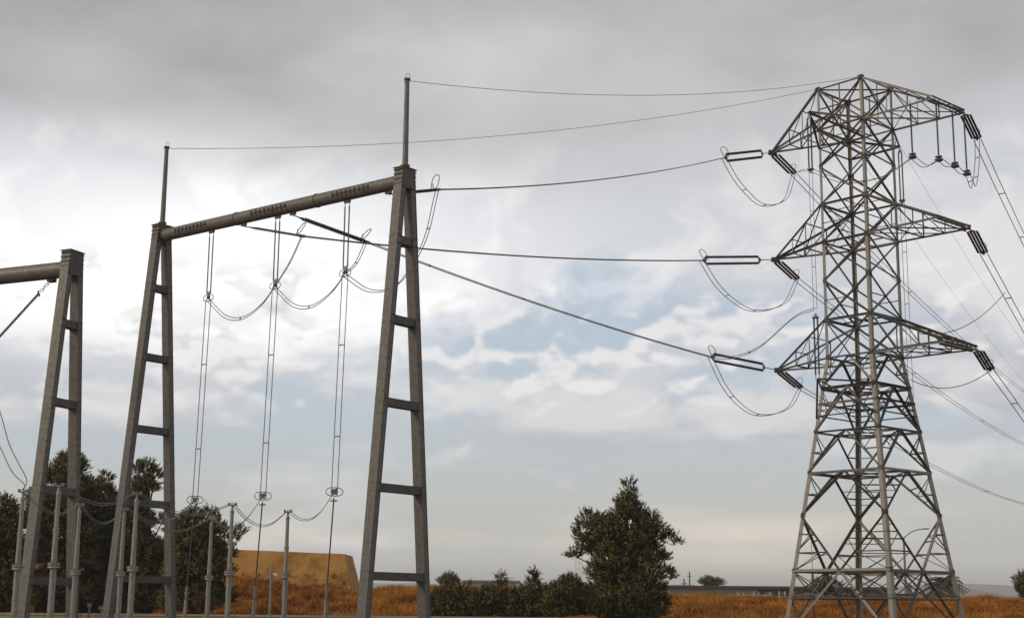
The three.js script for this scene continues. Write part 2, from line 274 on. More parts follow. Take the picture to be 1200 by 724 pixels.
{
  const g = thing('gantry', 'grey steel gantry with a thick round beam between two A-frames with masts', 'gantry', [R0.x, 0, R0.z]);
  g.rotation.y = Math.atan2(-B.z, B.x); // local +x runs along the beam, local +z is -P
  const bars = [16.58, 13.22, 9.8, 6.38, 2.93];
  aFrame(g, 0.23, TOP, bars, 0.236, 0.0839, 0.86); aFrame(g, BEAML + 0.23, TOP, bars, 0.236, 0.0839, 0.86);
  const L = BEAML - 0.02, bm = part('beam', cyl(0.29, L).rotateZ(Math.PI / 2).translate(0.24 + L / 2, 19.2, 0), MT.beam, g);
  for (const x of [0.49, 5.4, 10.6, BEAML - 0.05]) part('beam_flange', new THREE.CylinderGeometry(0.315, 0.315, 0.05, 40).rotateZ(Math.PI / 2).translate(x, 19.2, 0), MT.gantry, bm);
  for (const [a, b] of [[2.0, 4.25], [7.05, 9.4], [12.45, 14.75]]) { // bolt rails on the side of the beam
    const l = [box(b - a, 0.04, 0.03, 0, 0, 0)]; for (let i = 0; i < 9; i++) l.push(box(0.045, i % 2 ? 0.22 : 0.17, 0.06, -(b - a) / 2 + 0.08 + i * (b - a - 0.16) / 8, 0, 0));
    const ra = part('bolt_rail', merge(l), MT.bolt, bm); ra.position.set((a + b) / 2, 19.2 + 0.3 * Math.sin(-0.02), -0.3 * Math.cos(-0.02));
  }
  for (const t of [12.35, 7.88, 3.55, 10.14, 6.91, 1.15]) part('lug', box(0.34, 0.14, 0.08, t, 18.86, 0), MT.bolt, bm);
  mast(g, 0.23, TOP + 0.07, 23.62); mast(g, BEAML + 0.23, TOP + 0.07, 23.62);
}
const B2 = V(-0.914, 0, -0.407), G2 = V(-18.86, 0, -62.27);
{
  const g = thing('gantry', 'lower grey steel gantry without masts, its beam carrying one slanting insulator', 'gantry', [G2.x, 0, G2.z]);
  g.rotation.y = Math.atan2(-B2.z, B2.x);
  const top = 16.65, bars = [13.5, 10.1, 6.4, 2.7];
  aFrame(g, 0.2, top, bars, 0.27, 0.080, 1.05); aFrame(g, 14.4, top, bars, 0.27, 0.080, 1.05);
  const bm = part('beam', cyl(0.36, 14).rotateZ(Math.PI / 2).translate(7.3, 15.95, 0), MT.beam, g);
  part('lug', box(0.3, 0.16, 0.3, 1.35, 15.56, 0.1), MT.bolt, bm);
}

// ───────────────────────── insulators and wires ─────────────────────────
function shedGeo(L, r, n) { // long-rod insulator, 0..L along +y
  const pts = [new THREE.Vector2(0.0001, 0), new THREE.Vector2(r * 0.55, 0)];
  for (let i = 0; i < n; i++) { const y = L * (i + 0.15) / n; pts.push(new THREE.Vector2(r * 0.5, y), new THREE.Vector2(r, y + L * 0.25 / n), new THREE.Vector2(r * 0.5, y + L * 0.5 / n)); }
  pts.push(new THREE.Vector2(r * 0.55, L), new THREE.Vector2(0.0001, L)); return new THREE.LatheGeometry(pts, 9);
}
const rodGeo = {};
function yoke(w, h) { const sh = new THREE.Shape(); sh.moveTo(-w / 2 - 0.05, 0); sh.lineTo(w / 2 + 0.05, 0); sh.lineTo(0.05, h); sh.lineTo(-0.05, h); sh.closePath(); return new THREE.ExtrudeGeometry(sh, { depth: 0.03, bevelEnabled: false }).translate(0, 0, -0.015); }
function aim(o, dir) { o.quaternion.setFromUnitVectors(UPV, dir.clone().normalize()); }
function ovalRing(a, b, r) { const p = []; for (let i = 0; i < 20; i++) { const t = i / 20 * 6.283; p.push(V(Math.sign(Math.cos(t)) * Math.abs(Math.cos(t)) ** 0.6 * a, Math.sin(t) * b, 0)); } return new THREE.TubeGeometry(new THREE.CatmullRomCurve3(p, true), 40, r, 5, true); }
// pairs of rods from `from` towards `dir`, spread along `side`
function insulator(name, label, from, dir, len, { link = 0.25, rods = 2, gap = 0.32, r = 0.06, side, ring, group, mat = MT.polymer, n = 34 }) {
  const t = thing(name, label, 'insulator', from.toArray(), group), d = dir.clone().normalize(), s = side.clone().addScaledVector(d, -side.dot(d)).normalize();
  const key = len + '_' + r + '_' + n; const geo = rodGeo[key] ??= shedGeo(len, r, n);
  const basis = new THREE.Matrix4().makeBasis(s, d, s.clone().cross(d)); t.quaternion.setFromRotationMatrix(basis);
  const w = gap * (rods - 1);
  if (link > 0.15 || rods === 1) { along('link', unitCyl(0.028, 6), MT.fitting, t, V(0, -0.04, 0), V(0, link, 0)); if (rods > 1) part('yoke_plate', yoke(w, -0.24), MT.fitting, t).position.y = link + 0.06; }
  else for (const k of [-0.5, 0.5]) along('link', unitCyl(0.02, 6), MT.fitting, t, V(k * w, -0.06, 0), V(k * w, link + 0.1, 0));
  for (let i = 0; i < rods; i++) { const m = part('insulator_rod', geo, mat, t); m.position.set(-w / 2 + i * gap, link + 0.08, 0); }
  part('yoke_plate', yoke(w, 0.26), MT.fitting, t).position.y = link + len + 0.08;
  if (ring === 'race') { const c = part('corona_ring', merge([ovalRing(0.34, 0.16, 0.018), ovalRing(0.34, 0.16, 0.018).rotateY(0.5)]), MT.fitting, t); c.position.set(0, link + len + 0.38, 0); part('clamp', box(0.13, 0.13, 0.1, 0, link + len + 0.36, 0), MT.bolt, t); }
  if (ring === 'wing') { // racetrack ring held above the clamp
    const c = part('corona_ring', merge([ovalRing(0.2, 0.36, 0.022).rotateX(1.0), box(0.03, 0.03, 0.34, 0, -0.2, -0.22)]), MT.fitting, t), up = UPV.clone().addScaledVector(d, -d.y);
    const lx = up.dot(s), lz = up.dot(s.clone().cross(d)); c.rotation.y = Math.atan2(lx, lz); c.position.set(lx * 0.36, link + len + 0.2, lz * 0.36); part('clamp', box(0.12, 0.3, 0.12, 0, link + len + 0.26, 0), MT.fitting, t);
  }
  if (ring === 'disc') part('corona_ring', new THREE.CylinderGeometry(0.2, 0.2, 0.05, 14).translate(0, link + len + 0.1, 0), MT.fitting, t);
  return t;
}
function wireThing(name, label, lines, spacers, group, r = 0.026, cat = 'wire') {
  const o = lines[0][0], t = thing(name, label, cat, o.toArray(), group);
  for (const l of lines) part('wire', tube(l.map((p) => p.clone().sub(o)), r, Math.max(12, l.length * 6), 6), MT.wire, t);
  if (lines.length > 1) for (const f of spacers) { const g = (l) => new THREE.CatmullRomCurve3(l, false, 'centripetal').getPointAt(f).sub(o); along('spacer', unitCyl(r * 1.3, 6), MT.fitting, t, g(lines[0]), g(lines[1])); }
  return t;
}
const twin = (pts, off) => [pts.map((p) => p.clone().addScaledVector(off, 0.5)), pts.map((p) => p.clone().addScaledVector(off, -0.5))];
function sagLine(a, b, sag, n = 14) { const l = []; for (let i = 0; i <= n; i++) { const t = i / n, p = a.clone().lerp(b, t); p.y -= 4 * sag * t * (1 - t); l.push(p); } return l; }

// tower frame: the body stands over T; nL, nF, ... are the four legs' directions
const T = V(20.454, 0, -84.457), YAW = 2.345 * RAD;
const legDir = [Math.PI, Math.PI / 2, 0, -Math.PI / 2].map((a) => V(Math.cos(YAW + a), 0, Math.sin(YAW + a))); // left, front, right, back
const nBL = legDir[3].clone().add(legDir[0]).normalize(), nLF = legDir[0].clone().add(legDir[1]).normalize();
const ARM = 6.18, armY = [29.93, 23.03, 16.12], armTopY = [32.45, 25.32, 18.37];
const tipAt = (i) => T.clone().addScaledVector(nBL, ARM).setY(armY[i]);
const endAt = (i, s) => T.clone().addScaledVector(nBL, -ARM).addScaledVector(nLF, s * 1.72).setY(armY[i]);
const lineDir = V(0.4398, 0, -0.8981), lineSide = V(0.8981, 0, 0.4398);

// gantry strings, span to the tower, strings at the tower, jumper loops
const phase = ['top', 'middle', 'bottom'];
const beamT = [1.15, 10.14, 6.91], strLen = [2.55, 2.3, 3.4];
const towerStr = [], farStr = [], rightStr = [];
for (let i = 0; i < 3; i++) {
  const tip = tipAt(i), a0 = onBeam(beamT[i], 18.78, 0.05), dir = tip.clone().sub(a0).setY(0).normalize(), side = V(-dir.z, 0, dir.x);
  const dy0 = [0.30, 0.02, -0.11][i], dG = dir.clone().setY(dy0).normalize();
  insulator('dead_end_insulator', ['dark rod insulator running from the beam behind the mast frame to the top tower arm', 'pair of rod insulators on the beam facing the middle tower arm', 'long pair of rod insulators slanting from the beam towards the bottom tower arm'][i], a0, dG, strLen[i], { side, gap: i ? 0.2 : 0.16, link: 0.5, ring: 'wing', r: i === 1 ? 0.045 : 0.07, mat: i === 1 ? MT.greyPolymer : MT.polymer, group: 'insulators on the gantry beam' });
  const g1 = a0.clone().addScaledVector(dG, 0.5 + strLen[i] + 0.4);
  // tower end
  const dT = dir.clone().negate().setY([-0.31, -0.165, 0.0][i]).normalize();
  insulator('dead_end_insulator', `double insulator string from the ${phase[i]} tower arm towards the gantry`, tip, dT, 4.7, { side: V(0, 1, 0), gap: 0.4, link: 1.55, ring: 'wing', r: 0.082, n: 44, group: 'tower insulators facing the gantry' });
  const g2 = tip.clone().addScaledVector(dT, 1.55 + 4.7 + 0.45); towerStr.push(g2);
  wireThing('conductor_bundle', `twin conductors spanning from the gantry to the ${phase[i]} tower arm`, twin(sagLine(g1, g2, [0.42, 0.35, 0.25][i]), side.clone().multiplyScalar(0.16)), [0.15, 0.4, 0.65, 0.9], 'conductors between gantry and tower', 0.025);
  // far side
  const A = [-0.0224, -0.0333, -0.045][i], Q = [2.55e-4, 3.23e-4, 3.55e-4][i], dF = lineDir.clone().setY([-0.01, -0.05, -0.085][i]).normalize();
  const f2 = tip.clone().addScaledVector(dF, 0.6 + 3.9 + 0.4); farStr.push(f2);
  insulator('dead_end_insulator', `triple insulator string from the ${phase[i]} tower arm tip along the outgoing line`, tip, dF, 3.9, { side: lineSide, gap: 0.24, rods: 3, link: 0.6, ring: 'wing', r: 0.075, n: 44, group: 'tower insulators on the pointed arms' });
  const far = [f2.clone()]; for (let s = 14; s <= 200; s += 12) far.push(tip.clone().addScaledVector(lineDir, s).setY(tip.y + A * s + Q * s * s));
  wireThing('conductor_bundle', `twin conductors leaving the ${phase[i]} pointed arm behind the tower body`, twin(far, lineSide.clone().multiplyScalar(0.42)), [0.05, 0.2, 0.4, 0.6], 'outgoing conductors of the pointed arms');
  const m = g2.clone().lerp(f2, 0.5); m.y = Math.min(g2.y, f2.y) - [1.5, 2.1, 2.35][i];
  const q1 = g2.clone().lerp(f2, 0.14); q1.y = mix(g2.y, m.y, 0.55); const q2 = g2.clone().lerp(f2, 0.86); q2.y = mix(f2.y, m.y, 0.6); const q15 = g2.clone().lerp(f2, 0.3); q15.y = mix(g2.y, m.y, 0.87);
  wireThing('jumper_loop', `hanging twin jumper loop under the ${phase[i]} pointed tower arm`, twin([g2, q1, q15, m, q2, f2], V(0.22, 0.05, 0.2)), [0.25, 0.5, 0.75], 'jumper loops under the pointed arms', 0.022);
  // right circuit
  const e = endAt(i, -1), AR = [-0.0803, -0.091, -0.0893][i], dR = lineDir.clone().setY([-0.06, -0.1, -0.115][i]).normalize();
  insulator('dead_end_insulator', `four-rod insulator string on the ${phase[i]} square-ended tower arm`, e, dR, 3.7, { side: lineSide, gap: 0.17, rods: 4, link: 0.5, ring: 'wing', r: 0.07, n: 44, group: 'tower insulators on the square-ended arms' });
  const e2 = e.clone().addScaledVector(dR, 0.5 + 3.7 + 0.4); rightStr.push(e2);
  const fr = [e2.clone()]; for (let s = 12; s <= 170; s += 12) fr.push(e.clone().addScaledVector(lineDir, s).setY(e.y + AR * s + 3e-4 * s * s));
  wireThing('conductor_bundle', `twin conductors leaving the ${phase[i]} square-ended arm`, twin(fr, lineSide.clone().multiplyScalar(0.42)), [0.06, 0.12, 0.3, 0.5], 'outgoing conductors of the square-ended arms');
}
// shield wires
const legAt = (j, y, r = 2.224) => T.clone().addScaledVector(legDir[j], r).setY(y);
const mastTop = [onBeam(0.23, 23.6), onBeam(BEAML + 0.23, 23.6)];
wireThing('shield_wire', 'thin shield wire from the mast nearest the tower to the tower peak', [sagLine(mastTop[0], legAt(1, 32.5), 0.9)], [], 'shield wires', 0.013);
wireThing('shield_wire', 'thin shield wire from the far mast passing behind the other mast to the tower', [sagLine(mastTop[1], legAt(0, 32.5), 1.0)], [], 'shield wires', 0.013);
for (const j of [1, 0]) wireThing('shield_wire', j ? 'hair-thin shield wire leaving the tower peak along the outgoing line' : 'hair-thin shield wire leaving the left tower top along the outgoing line', [sagLine(legAt(j, 32.4), legAt(j, 32.4).addScaledVector(lineDir, 160).setY(30), 3.4)], [], 'outgoing shield wires', 0.009);

// strings hanging under the beam, drops to the bus, tie-downs
const dropT = [3.55, 7.88, 12.35], which = ['by the tower-side A-frame', 'at mid beam', 'by the far A-frame'];
const clamps = [];
for (let i = 0; i < 3; i++) {
  const top = onBeam(dropT[i], 18.78);
  insulator('hanging_insulator', `pair of vertical insulator rods under the beam, ${which[i]}`, top, V(0, -1, 0), 2.62, { side: B, gap: 0.26, r: 0.046, link: 0.08, ring: 'race', group: 'vertical insulators under the beam' });
  const p = top.clone().setY(18.78 - 3.15), q = onBeam(dropT[i] + 0.22, 6.42); clamps.push(q);
  wireThing('drop_wire', `twin drop wires falling from the beam string ${which[i]} to the bus`, twin([p, p.clone().lerp(q, 0.5), q], B.clone().multiplyScalar(0.34)), [0.33, 0.75], 'drop wires under the beam', 0.02);
  const foot = onBeam(dropT[i] + 0.5, 0);
  const st = thing('anchor_post', `short pipe post holding the tie-down rod of the drop wires ${which[i]}`, 'post', foot.toArray(), 'short anchor posts');
  part('pipe', new THREE.CylinderGeometry(0.08, 0.085, 2.02, 12).translate(0, 1.01, 0), MT.post, st); part('cap', box(0.26, 0.04, 0.2, 0.04, 2.05, 0), MT.gantry, st);
  const rodFoot = foot.clone().setY(2.07), tie = thing('tie_down_insulator', `thin tie-down rod below the clamp of the drop wires ${which[i]}`, 'insulator', rodFoot.toArray(), 'tie-down rods');
  const qq = q.clone().sub(rodFoot), dn = qq.clone().multiplyScalar((qq.length() - 0.25) / qq.length());
  along('rod', unitCyl(0.03, 7), MT.polymer, tie, V(0, 0, 0), dn);
  along('sleeve', unitCyl(0.055, 8), MT.fitting, tie, V(0, 0, 0), dn.clone().multiplyScalar(0.13));
  const disc = part('disc', new THREE.CylinderGeometry(0.16, 0.16, 0.04, 12), MT.fitting, tie); disc.position.copy(dn).multiplyScalar(0.97);
  const cg = part('corona_ring', merge([ovalRing(0.36, 0.17, 0.018), ovalRing(0.36, 0.17, 0.018).rotateY(1.0), box(0.2, 0.22, 0.16)]), MT.fitting, tie); cg.position.copy(qq); cg.rotation.y = 0.3;
}
// jumper wires strung between the beam clamps and the dead-end strings
{
  const c = (i, dy = 0) => onBeam(dropT[i], 18.78 - 3.2 + dy), off = V(0.06, 0.12, 0.04);
  const g = (i) => { const tip = tipAt(i), a0 = onBeam(beamT[i], 18.78, 0.05), dir = tip.clone().sub(a0).setY(0).normalize(), dG = dir.clone().setY([0.30, 0.02, -0.11][i]).normalize(); return a0.addScaledVector(dG, strLen[i] + 0.75); };
  wireThing('jumper_wire', 'slack twin jumper hanging between the far and the middle beam strings', twin([c(2), c(2).lerp(c(1), 0.3).add(V(0, -0.95, 0)), c(2).lerp(c(1), 0.55).add(V(0, -1.1, 0)), c(2).lerp(c(1), 0.82).add(V(0, -0.62, 0)), c(1, 0.1)], off), [0.5], 'jumpers under the beam', 0.02);
  wireThing('jumper_wire', 'slack twin jumper hanging between the middle and the near beam strings', twin([c(1), c(1).lerp(c(0), 0.3).add(V(0, -0.95, 0)), c(1).lerp(c(0), 0.55).add(V(0, -1.1, 0)), c(1).lerp(c(0), 0.82).add(V(0, -0.62, 0)), c(0, 0.1)], off), [0.5], 'jumpers under the beam', 0.02);
  wireThing('jumper_wire', 'twin jumper rising from the middle beam string to the middle conductor clamp', twin([c(1, 0.1), c(1).lerp(g(1), 0.55).add(V(0, -0.15, 0)), g(1)], V(0.07, 0, 0.07)), [0.5], 'jumpers rising to the conductors', 0.02);
  wireThing('jumper_wire', 'twin jumper rising from the near beam string to the bottom conductor clamp', twin([c(0, 0.1), c(0).lerp(g(2), 0.5).add(V(0, -0.25, 0)), g(2)], V(0.14, 0, 0.1)), [0.5], 'jumpers rising to the conductors', 0.02);
  const a = g(0), b = c(0);
  wireThing('jumper_wire', 'long twin jumper passing behind the tower-side A-frame up to the top conductor', twin([b, b.clone().lerp(a, 0.28).add(V(0, -1.75, 0)), b.clone().lerp(a, 0.55).add(V(0, -2.6, 0)), b.clone().lerp(a, 0.85).add(V(0, -1.9, 0)), a], V(0.16, 0.06, 0.14)), [0.35, 0.75], 'jumpers rising to the conductors', 0.02);
}

// ───────────────────────── bus support posts and the camera pole ─────────────────────────
const postSpots = [ // x, z, label
  [-9.35, -62.7, 'tall grey bus post in front of the earth embankment'], [-10.97, -58.8, 'tall grey bus post beside the right edge of the dark pines'], [-13.7, -68.5, 'slimmer bus post standing against the dark pines by the drop wires'],
  [-13.43, -53.5, 'tall bus post between the legs of the masted far A-frame'], [-15.19, -50.0, 'tall bus post between the legs of the lower gantry'], [-17.3, -52.8, 'tall bus post just outside the sloping leg of the lower gantry'],
  [-16.1, -62.2, 'bus post behind the sloping leg of the masted far A-frame'], [-17.25, -59.7, 'bus post behind the sloping leg of the lower gantry']];
const postTop = [];
for (const [x, z, label] of postSpots) {
  const t = thing('bus_post', label, 'post', [x, 0, z], 'bus support posts');
  part('pipe', new THREE.CylinderGeometry(0.105, 0.115, 3.0, 16).translate(0, 1.5, 0), MT.post, t);
  part('flange', merge([new THREE.CylinderGeometry(0.2, 0.2, 0.05, 18).translate(0, 3.03, 0), new THREE.CylinderGeometry(0.17, 0.2, 0.07, 18).translate(0, 2.95, 0), ...[0, 1, 2, 3, 4, 5].map((i) => box(0.05, 0.16, 0.05, 0.165 * Math.cos(i * 1.047), 3.02, 0.165 * Math.sin(i * 1.047)))]), MT.post, t);
  part('insulator_stack', new THREE.LatheGeometry([[0.001, 3.05], [0.12, 3.05], [0.095, 3.2], [0.085, 4.05], [0.1, 4.08], [0.1, 4.2], [0.08, 4.24], [0.07, 5.3], [0.085, 5.33], [0.085, 5.42], [0.05, 5.46], [0.04, 5.62], [0.001, 5.62]].map(([a, b]) => new THREE.Vector2(a, b)), 14), MT.post, t);
  part('wire_clamp', merge([box(0.34, 0.05, 0.12, 0, 5.64, 0), box(0.06, 0.1, 0.16, 0.14, 5.68, 0), box(0.06, 0.1, 0.16, -0.14, 5.68, 0)]), MT.fitting, t);
  postTop.push(V(x, 5.7, z));
}
{ // bus wires from post to post and up to the drop clamps
  const off = V(0.07, 0.06, 0.16), dip = (a, b, s) => [a, a.clone().lerp(b, 0.3).add(V(0, -s * 0.84, 0)), a.clone().lerp(b, 0.5).add(V(0, -s, 0)), a.clone().lerp(b, 0.75).add(V(0, -s * 0.72, 0)), b];
  const W = (a, b, s, label) => wireThing('bus_wire', label, twin(dip(a, b, s), off), [0.5], 'twin bus wires between the posts', 0.014);
  W(clamps[0], postTop[0], 0.75, 'bus wire from the tower-side drop clamp to the post before the embankment');
  W(postTop[0], postTop[1], 0.75, 'bus wire between the two posts beside the embankment');
  W(postTop[1], postTop[3], 0.6, 'bus wire from the post beside the pines to the far masted A-frame post');
  W(clamps[1], postTop[2], 0.85, 'bus wire from the middle drop clamp to the slim post against the pines');
  W(postTop[2], postTop[6], 0.75, 'bus wire from the slim post to the post behind the far sloping leg');
  W(clamps[2], postTop[6].clone().add(V(0.1, 0, 0)), 0.8, 'bus wire from the far drop clamp to the post behind the far sloping leg');
  W(postTop[3], postTop[4], 0.55, 'bus wire from the far A-frame post to the lower gantry post');
  W(postTop[6], postTop[7], 0.7, 'bus wire between the posts behind the two sloping legs');
  W(postTop[7], postTop[5], 0.6, 'bus wire from the post behind the lower gantry leg to the outer post');
}
{
  const t = thing('camera_pole', 'slim grey pole with a small white security camera in front of the embankment', 'pole', [-9.93, 0, -62.6]);
  part('pole', new THREE.CylinderGeometry(0.05, 0.06, 3.36, 10).translate(0, 1.68, 0), MT.post, t);
  part('bracket', box(0.2, 0.04, 0.04, 0.1, 3.0, 0), MT.fitting, t);
  part('camera', merge([box(0.16, 0.09, 0.1, 0.16, 3.06, 0.02), new THREE.CylinderGeometry(0.05, 0.05, 0.1, 10).rotateZ(1.2).translate(0.22, 3.0, 0.02)]), new THREE.MeshStandardMaterial({ color: 0xd8d4c8, roughness: 0.6 }), t);
  part('crossarm', box(0.42, 0.03, 0.03, -0.06, 2.45, 0), MT.bolt, t);
}
for (const [x, z, y, label] of [[-17.8, -64.0, 1.72, 'small grey floodlight on a stake near the far sloping leg'], [-17.3, -64.0, 1.62, 'lower small grey floodlight touching the far sloping leg']]) {
  const t = thing('floodlight', label, 'floodlight', [x, 0, z], 'floodlights by the sloping leg');
  part('stake', new THREE.CylinderGeometry(0.035, 0.035, y, 8).translate(0, y / 2, 0), MT.fitting, t);
  part('lamp_head', merge([box(0.17, 0.13, 0.1, 0, y, 0.03), box(0.21, 0.03, 0.14, 0, y + 0.08, 0.05)]), MT.post, t);
}
{ // the string and slack wires on the lower gantry
  const a = G2.clone().addScaledVector(B2, 1.35).setY(15.5), b = V(-22.4, 11.3, -60.6), d = b.clone().sub(a).normalize();
  const t = thing('dead_end_insulator', 'single dark insulator rod slanting down from the lower gantry beam', 'insulator', a.toArray());
  aim(t, d);
  for (let i = 0; i < 4; i++) { const m = part('chain_link', new THREE.TorusGeometry(0.075, 0.018, 5, 12), MT.fitting, t); m.position.y = 0.08 + i * 0.17; m.rotation.y = i * 1.57; }
  part('arcing_horn', box(0.4, 0.05, 0.05, 0, 0.78, 0), MT.fitting, t);
  part('insulator_rod', shedGeo(4.6, 0.075, 46), MT.polymer, t).position.y = 0.78;
  const e = a.clone().addScaledVector(d, 5.4);
  wireThing('slack_wire', 'slack twin wire curving down to the outer post left of the lower gantry', [[e, V(-20.94, 11.0, -57), V(-19.6, 9.5, -55.5), V(-19.08, 8.69, -55), V(-18.5, 7.5, -54.5), V(-17.9, 6.69, -54), V(-17.43, 6.1, -53.5), postTop[5]], [e.clone().add(V(0, -0.15, 0.1)), V(-20.9, 10.0, -57), V(-19.6, 8.2, -55.6), V(-18.98, 7.41, -55), V(-18.1, 6.38, -54), V(-17.5, 5.95, -53.5), postTop[5].clone().add(V(0, 0, 0.1))]], [0.3, 0.6], undefined, 0.02);
}
console.log('switchyard done');

// ───────────────────────── lattice tower ─────────────────────────
{
  const tw = thing('lattice_tower', 'tall grey lattice steel transmission tower with three pairs of arms', 'tower', [T.x, 0, T.z]);
  const rr = rng(77), Y5 = 16.12, rad = (y) => (y >= Y5 ? 2.224 : 2.224 + 0.187 * (Y5 - y));
  const N = (j, y) => legDir[((j % 4) + 4) % 4].clone().multiplyScalar(rad(y)).setY(y);      // node on a leg, tower frame
  const mid = (j, y) => N(j, y).lerp(N(j + 1, y), 0.5);
  const mat = () => MT.tower[[0, 1, 0, 1, 2][Math.floor(rr() * 5)]];
  const bar = (name, a, b, s, parent = tw) => along(name, angleGeo(+(s * 0.8).toFixed(3)), mat(), parent, a, b, rr() * 6.28);
  // legs: angle sections opening inwards, splayed below the waist
  for (let j = 0; j < 4; j++) {
    const l = [], inw = legDir[j].clone().negate(), c = Math.cos(Math.PI / 4);
    for (const [y0, y1, s] of [[0, 4.2, 0.27], [4.2, 9.47, 0.25], [9.47, Y5, 0.23], [Y5, 23.03, 0.19], [23.03, 32.6, 0.16]]) {
      const a = N(j, y0), b = N(j, y1), d = b.clone().sub(a), L = d.length(); d.normalize();
      for (const w of [-1, 1]) {
        const face = legDir[(j + (w > 0 ? 1 : 3)) % 4].clone().sub(legDir[j]).normalize(), x = face.addScaledVector(d, -face.dot(d)).normalize(), z = x.clone().cross(d);
        const g = box(s, L + 0.02, s * 0.13, s / 2, L / 2, 0); g.applyMatrix4(new THREE.Matrix4().makeBasis(x, d, z).setPosition(a)); l.push(g);
      }
    }
    part('leg', merge(l), MT.tower[2], tw);
    part('footing', new THREE.CylinderGeometry(0.4, 0.45, 0.5, 16).translate(0, 0.12, 0), MT.wall, tw).position.copy(N(j, 0));
  }
  // upper body: full crosses on all four faces, ring beams at the arm levels
  const up = [32.45, 29.93, 27.65, 25.32, 23.03, 20.72, 18.37, 16.12];
  for (let k = 0; k < up.length - 1; k++) for (let j = 0; j < 4; j++) {
    bar('brace', N(j, up[k]), N(j + 1, up[k + 1]), 0.125); bar('brace', N(j + 1, up[k]), N(j, up[k + 1]), 0.125);
    if (k % 2 === 1 || k === 0) { const c = N(j, up[k]).lerp(N(j + 1, up[k + 1]), 0.5), yy = (up[k] + up[k + 1]) / 2; bar('strut', N(j, yy), c, 0.07); }
  }
  const rings = [[32.45, 0.12], [29.93, 0.15], [28.77, 0.11], [25.32, 0.14], [23.03, 0.15], [18.37, 0.14], [16.12, 0.16], [14.33, 0.16], [13.45, 0.17], [12.75, 0.1], [11.81, 0.15], [9.47, 0.15], [3.95, 0.2], [2.45, 0.1]];
  for (const [y, s] of rings) {
    for (let j = 0; j < 4; j++) bar('ring_beam', N(j, y), N(j + 1, y), s);
    if (s > 0.13) for (let j = 0; j < 2; j++) bar('plan_brace', mid(j, y), mid(j + 2, y), 0.08);
    if (y === 14.33 || y === 9.47 || y === 11.81 || y === 3.95) for (let j = 0; j < 4; j++) bar('plan_brace', mid(j, y), mid(j + 1, y), 0.09);
  }
  // lower body: inverted Vs from ring middles to the legs, with small redundant struts
  const lam = (y0, y1, s, sub = 3) => { // middle of the ring at y0 to legs at y1
    for (let j = 0; j < 4; j++) for (const w of [0, 1]) {
      const m = mid(j, y0), e = N(j + w, y1); bar('brace', m, e, s);
      for (let i = 1; i < sub; i++) { const f = i / sub, p = m.clone().lerp(e, f), q = N(j + w, p.y); bar('strut', p, q, 0.075); bar('strut', p, N(j + w, mix(y0, y1, (i - 1) / sub)), 0.065); }
    }
  };
  lam(16.12, 14.33, 0.14, 2); lam(14.33, 11.81, 0.15, 2); lam(11.81, 9.47, 0.15, 2); lam(9.47, 7.06, 0.16, 2); lam(3.95, 7.06, 0.16, 3); lam(3.95, 0.1, 0.17, 3);
  for (let j = 0; j < 4; j++) for (const w of [0, 1]) { bar('strut', mid(j, 3.95), N(j + w, 2.45), 0.07); bar('strut', N(j + w, 3.95), mid(j, 2.45), 0.07); }
  for (let j = 0; j < 4; j++) { // ladder-like ties between neighbouring faces' lower braces
    for (const f of [0.3, 0.55, 0.8]) bar('strut', mid(j, 3.95).lerp(N(j + 1, 7.06), f), mid(j + 1, 3.95).lerp(N(j + 1, 7.06), f), 0.065);
    for (const f of [0.35, 0.65]) bar('strut', mid(j, 9.47).lerp(N(j + 1, 7.06), f), mid(j + 1, 9.47).lerp(N(j + 1, 7.06), f), 0.065);
  }
  // gusset plates where members meet the legs
  const gus = box(0.26, 0.34, 0.02);
  for (const y of [...up, 14.33, 11.81, 9.47, 7.06, 3.95]) for (let j = 0; j < 4; j++) for (const w of [1, 3]) {
    const face = legDir[(j + w) % 4].clone().sub(legDir[j]).normalize(), g = part('gusset_plate', gus, MT.tower[1], tw);
    g.position.copy(N(j, y)).addScaledVector(face, 0.13).addScaledVector(legDir[j], 0.02); g.rotation.y = Math.atan2(-face.z, face.x);
  }
  // arms
  for (let i = 0; i < 3; i++) {
    const yl = armY[i], yu = armTopY[i], tip = nBL.clone().multiplyScalar(ARM).setY(yl), La = new THREE.Group(); La.name = 'pointed_arm'; tw.add(La);
    const lo = [N(0, yl), N(3, yl)], hi = [N(0, yu), N(3, yu)];
    for (const p of lo) bar('chord', p, tip, 0.15, La); for (const p of hi) bar('chord', p, tip.clone().add(V(0, 0.05, 0)), 0.15, La);
    for (const f of [0.33, 0.62]) {
      const a = lo.map((p) => p.clone().lerp(tip, f)), b = hi.map((p) => p.clone().lerp(tip, f));
      bar('lacing', a[0], b[0], 0.07, La); bar('lacing', a[1], b[1], 0.07, La); bar('lacing', a[0], a[1], 0.08, La); bar('lacing', b[0], b[1], 0.07, La);
      bar('lacing', f < 0.5 ? hi[0] : hi[0].clone().lerp(tip, 0.33), a[0], 0.065, La); bar('lacing', f < 0.5 ? hi[1] : hi[1].clone().lerp(tip, 0.33), a[1], 0.065, La);
      bar('lacing', f < 0.5 ? lo[0] : lo[0].clone().lerp(tip, 0.33), a[1], 0.065, La);
    }
    part('tip_plate', box(0.5, 0.26, 0.3), MT.tower[1], La).position.copy(tip);
    // square-ended arm on the opposite face, with a laced end beam
    const Ra = new THREE.Group(); Ra.name = 'square_ended_arm'; tw.add(Ra);
    const E = [1, -1].map((s) => nBL.clone().multiplyScalar(-ARM).addScaledVector(nLF, s * 1.72).setY(yl)), l2 = [N(1, yl), N(2, yl)], h2 = [N(1, yu), N(2, yu)];
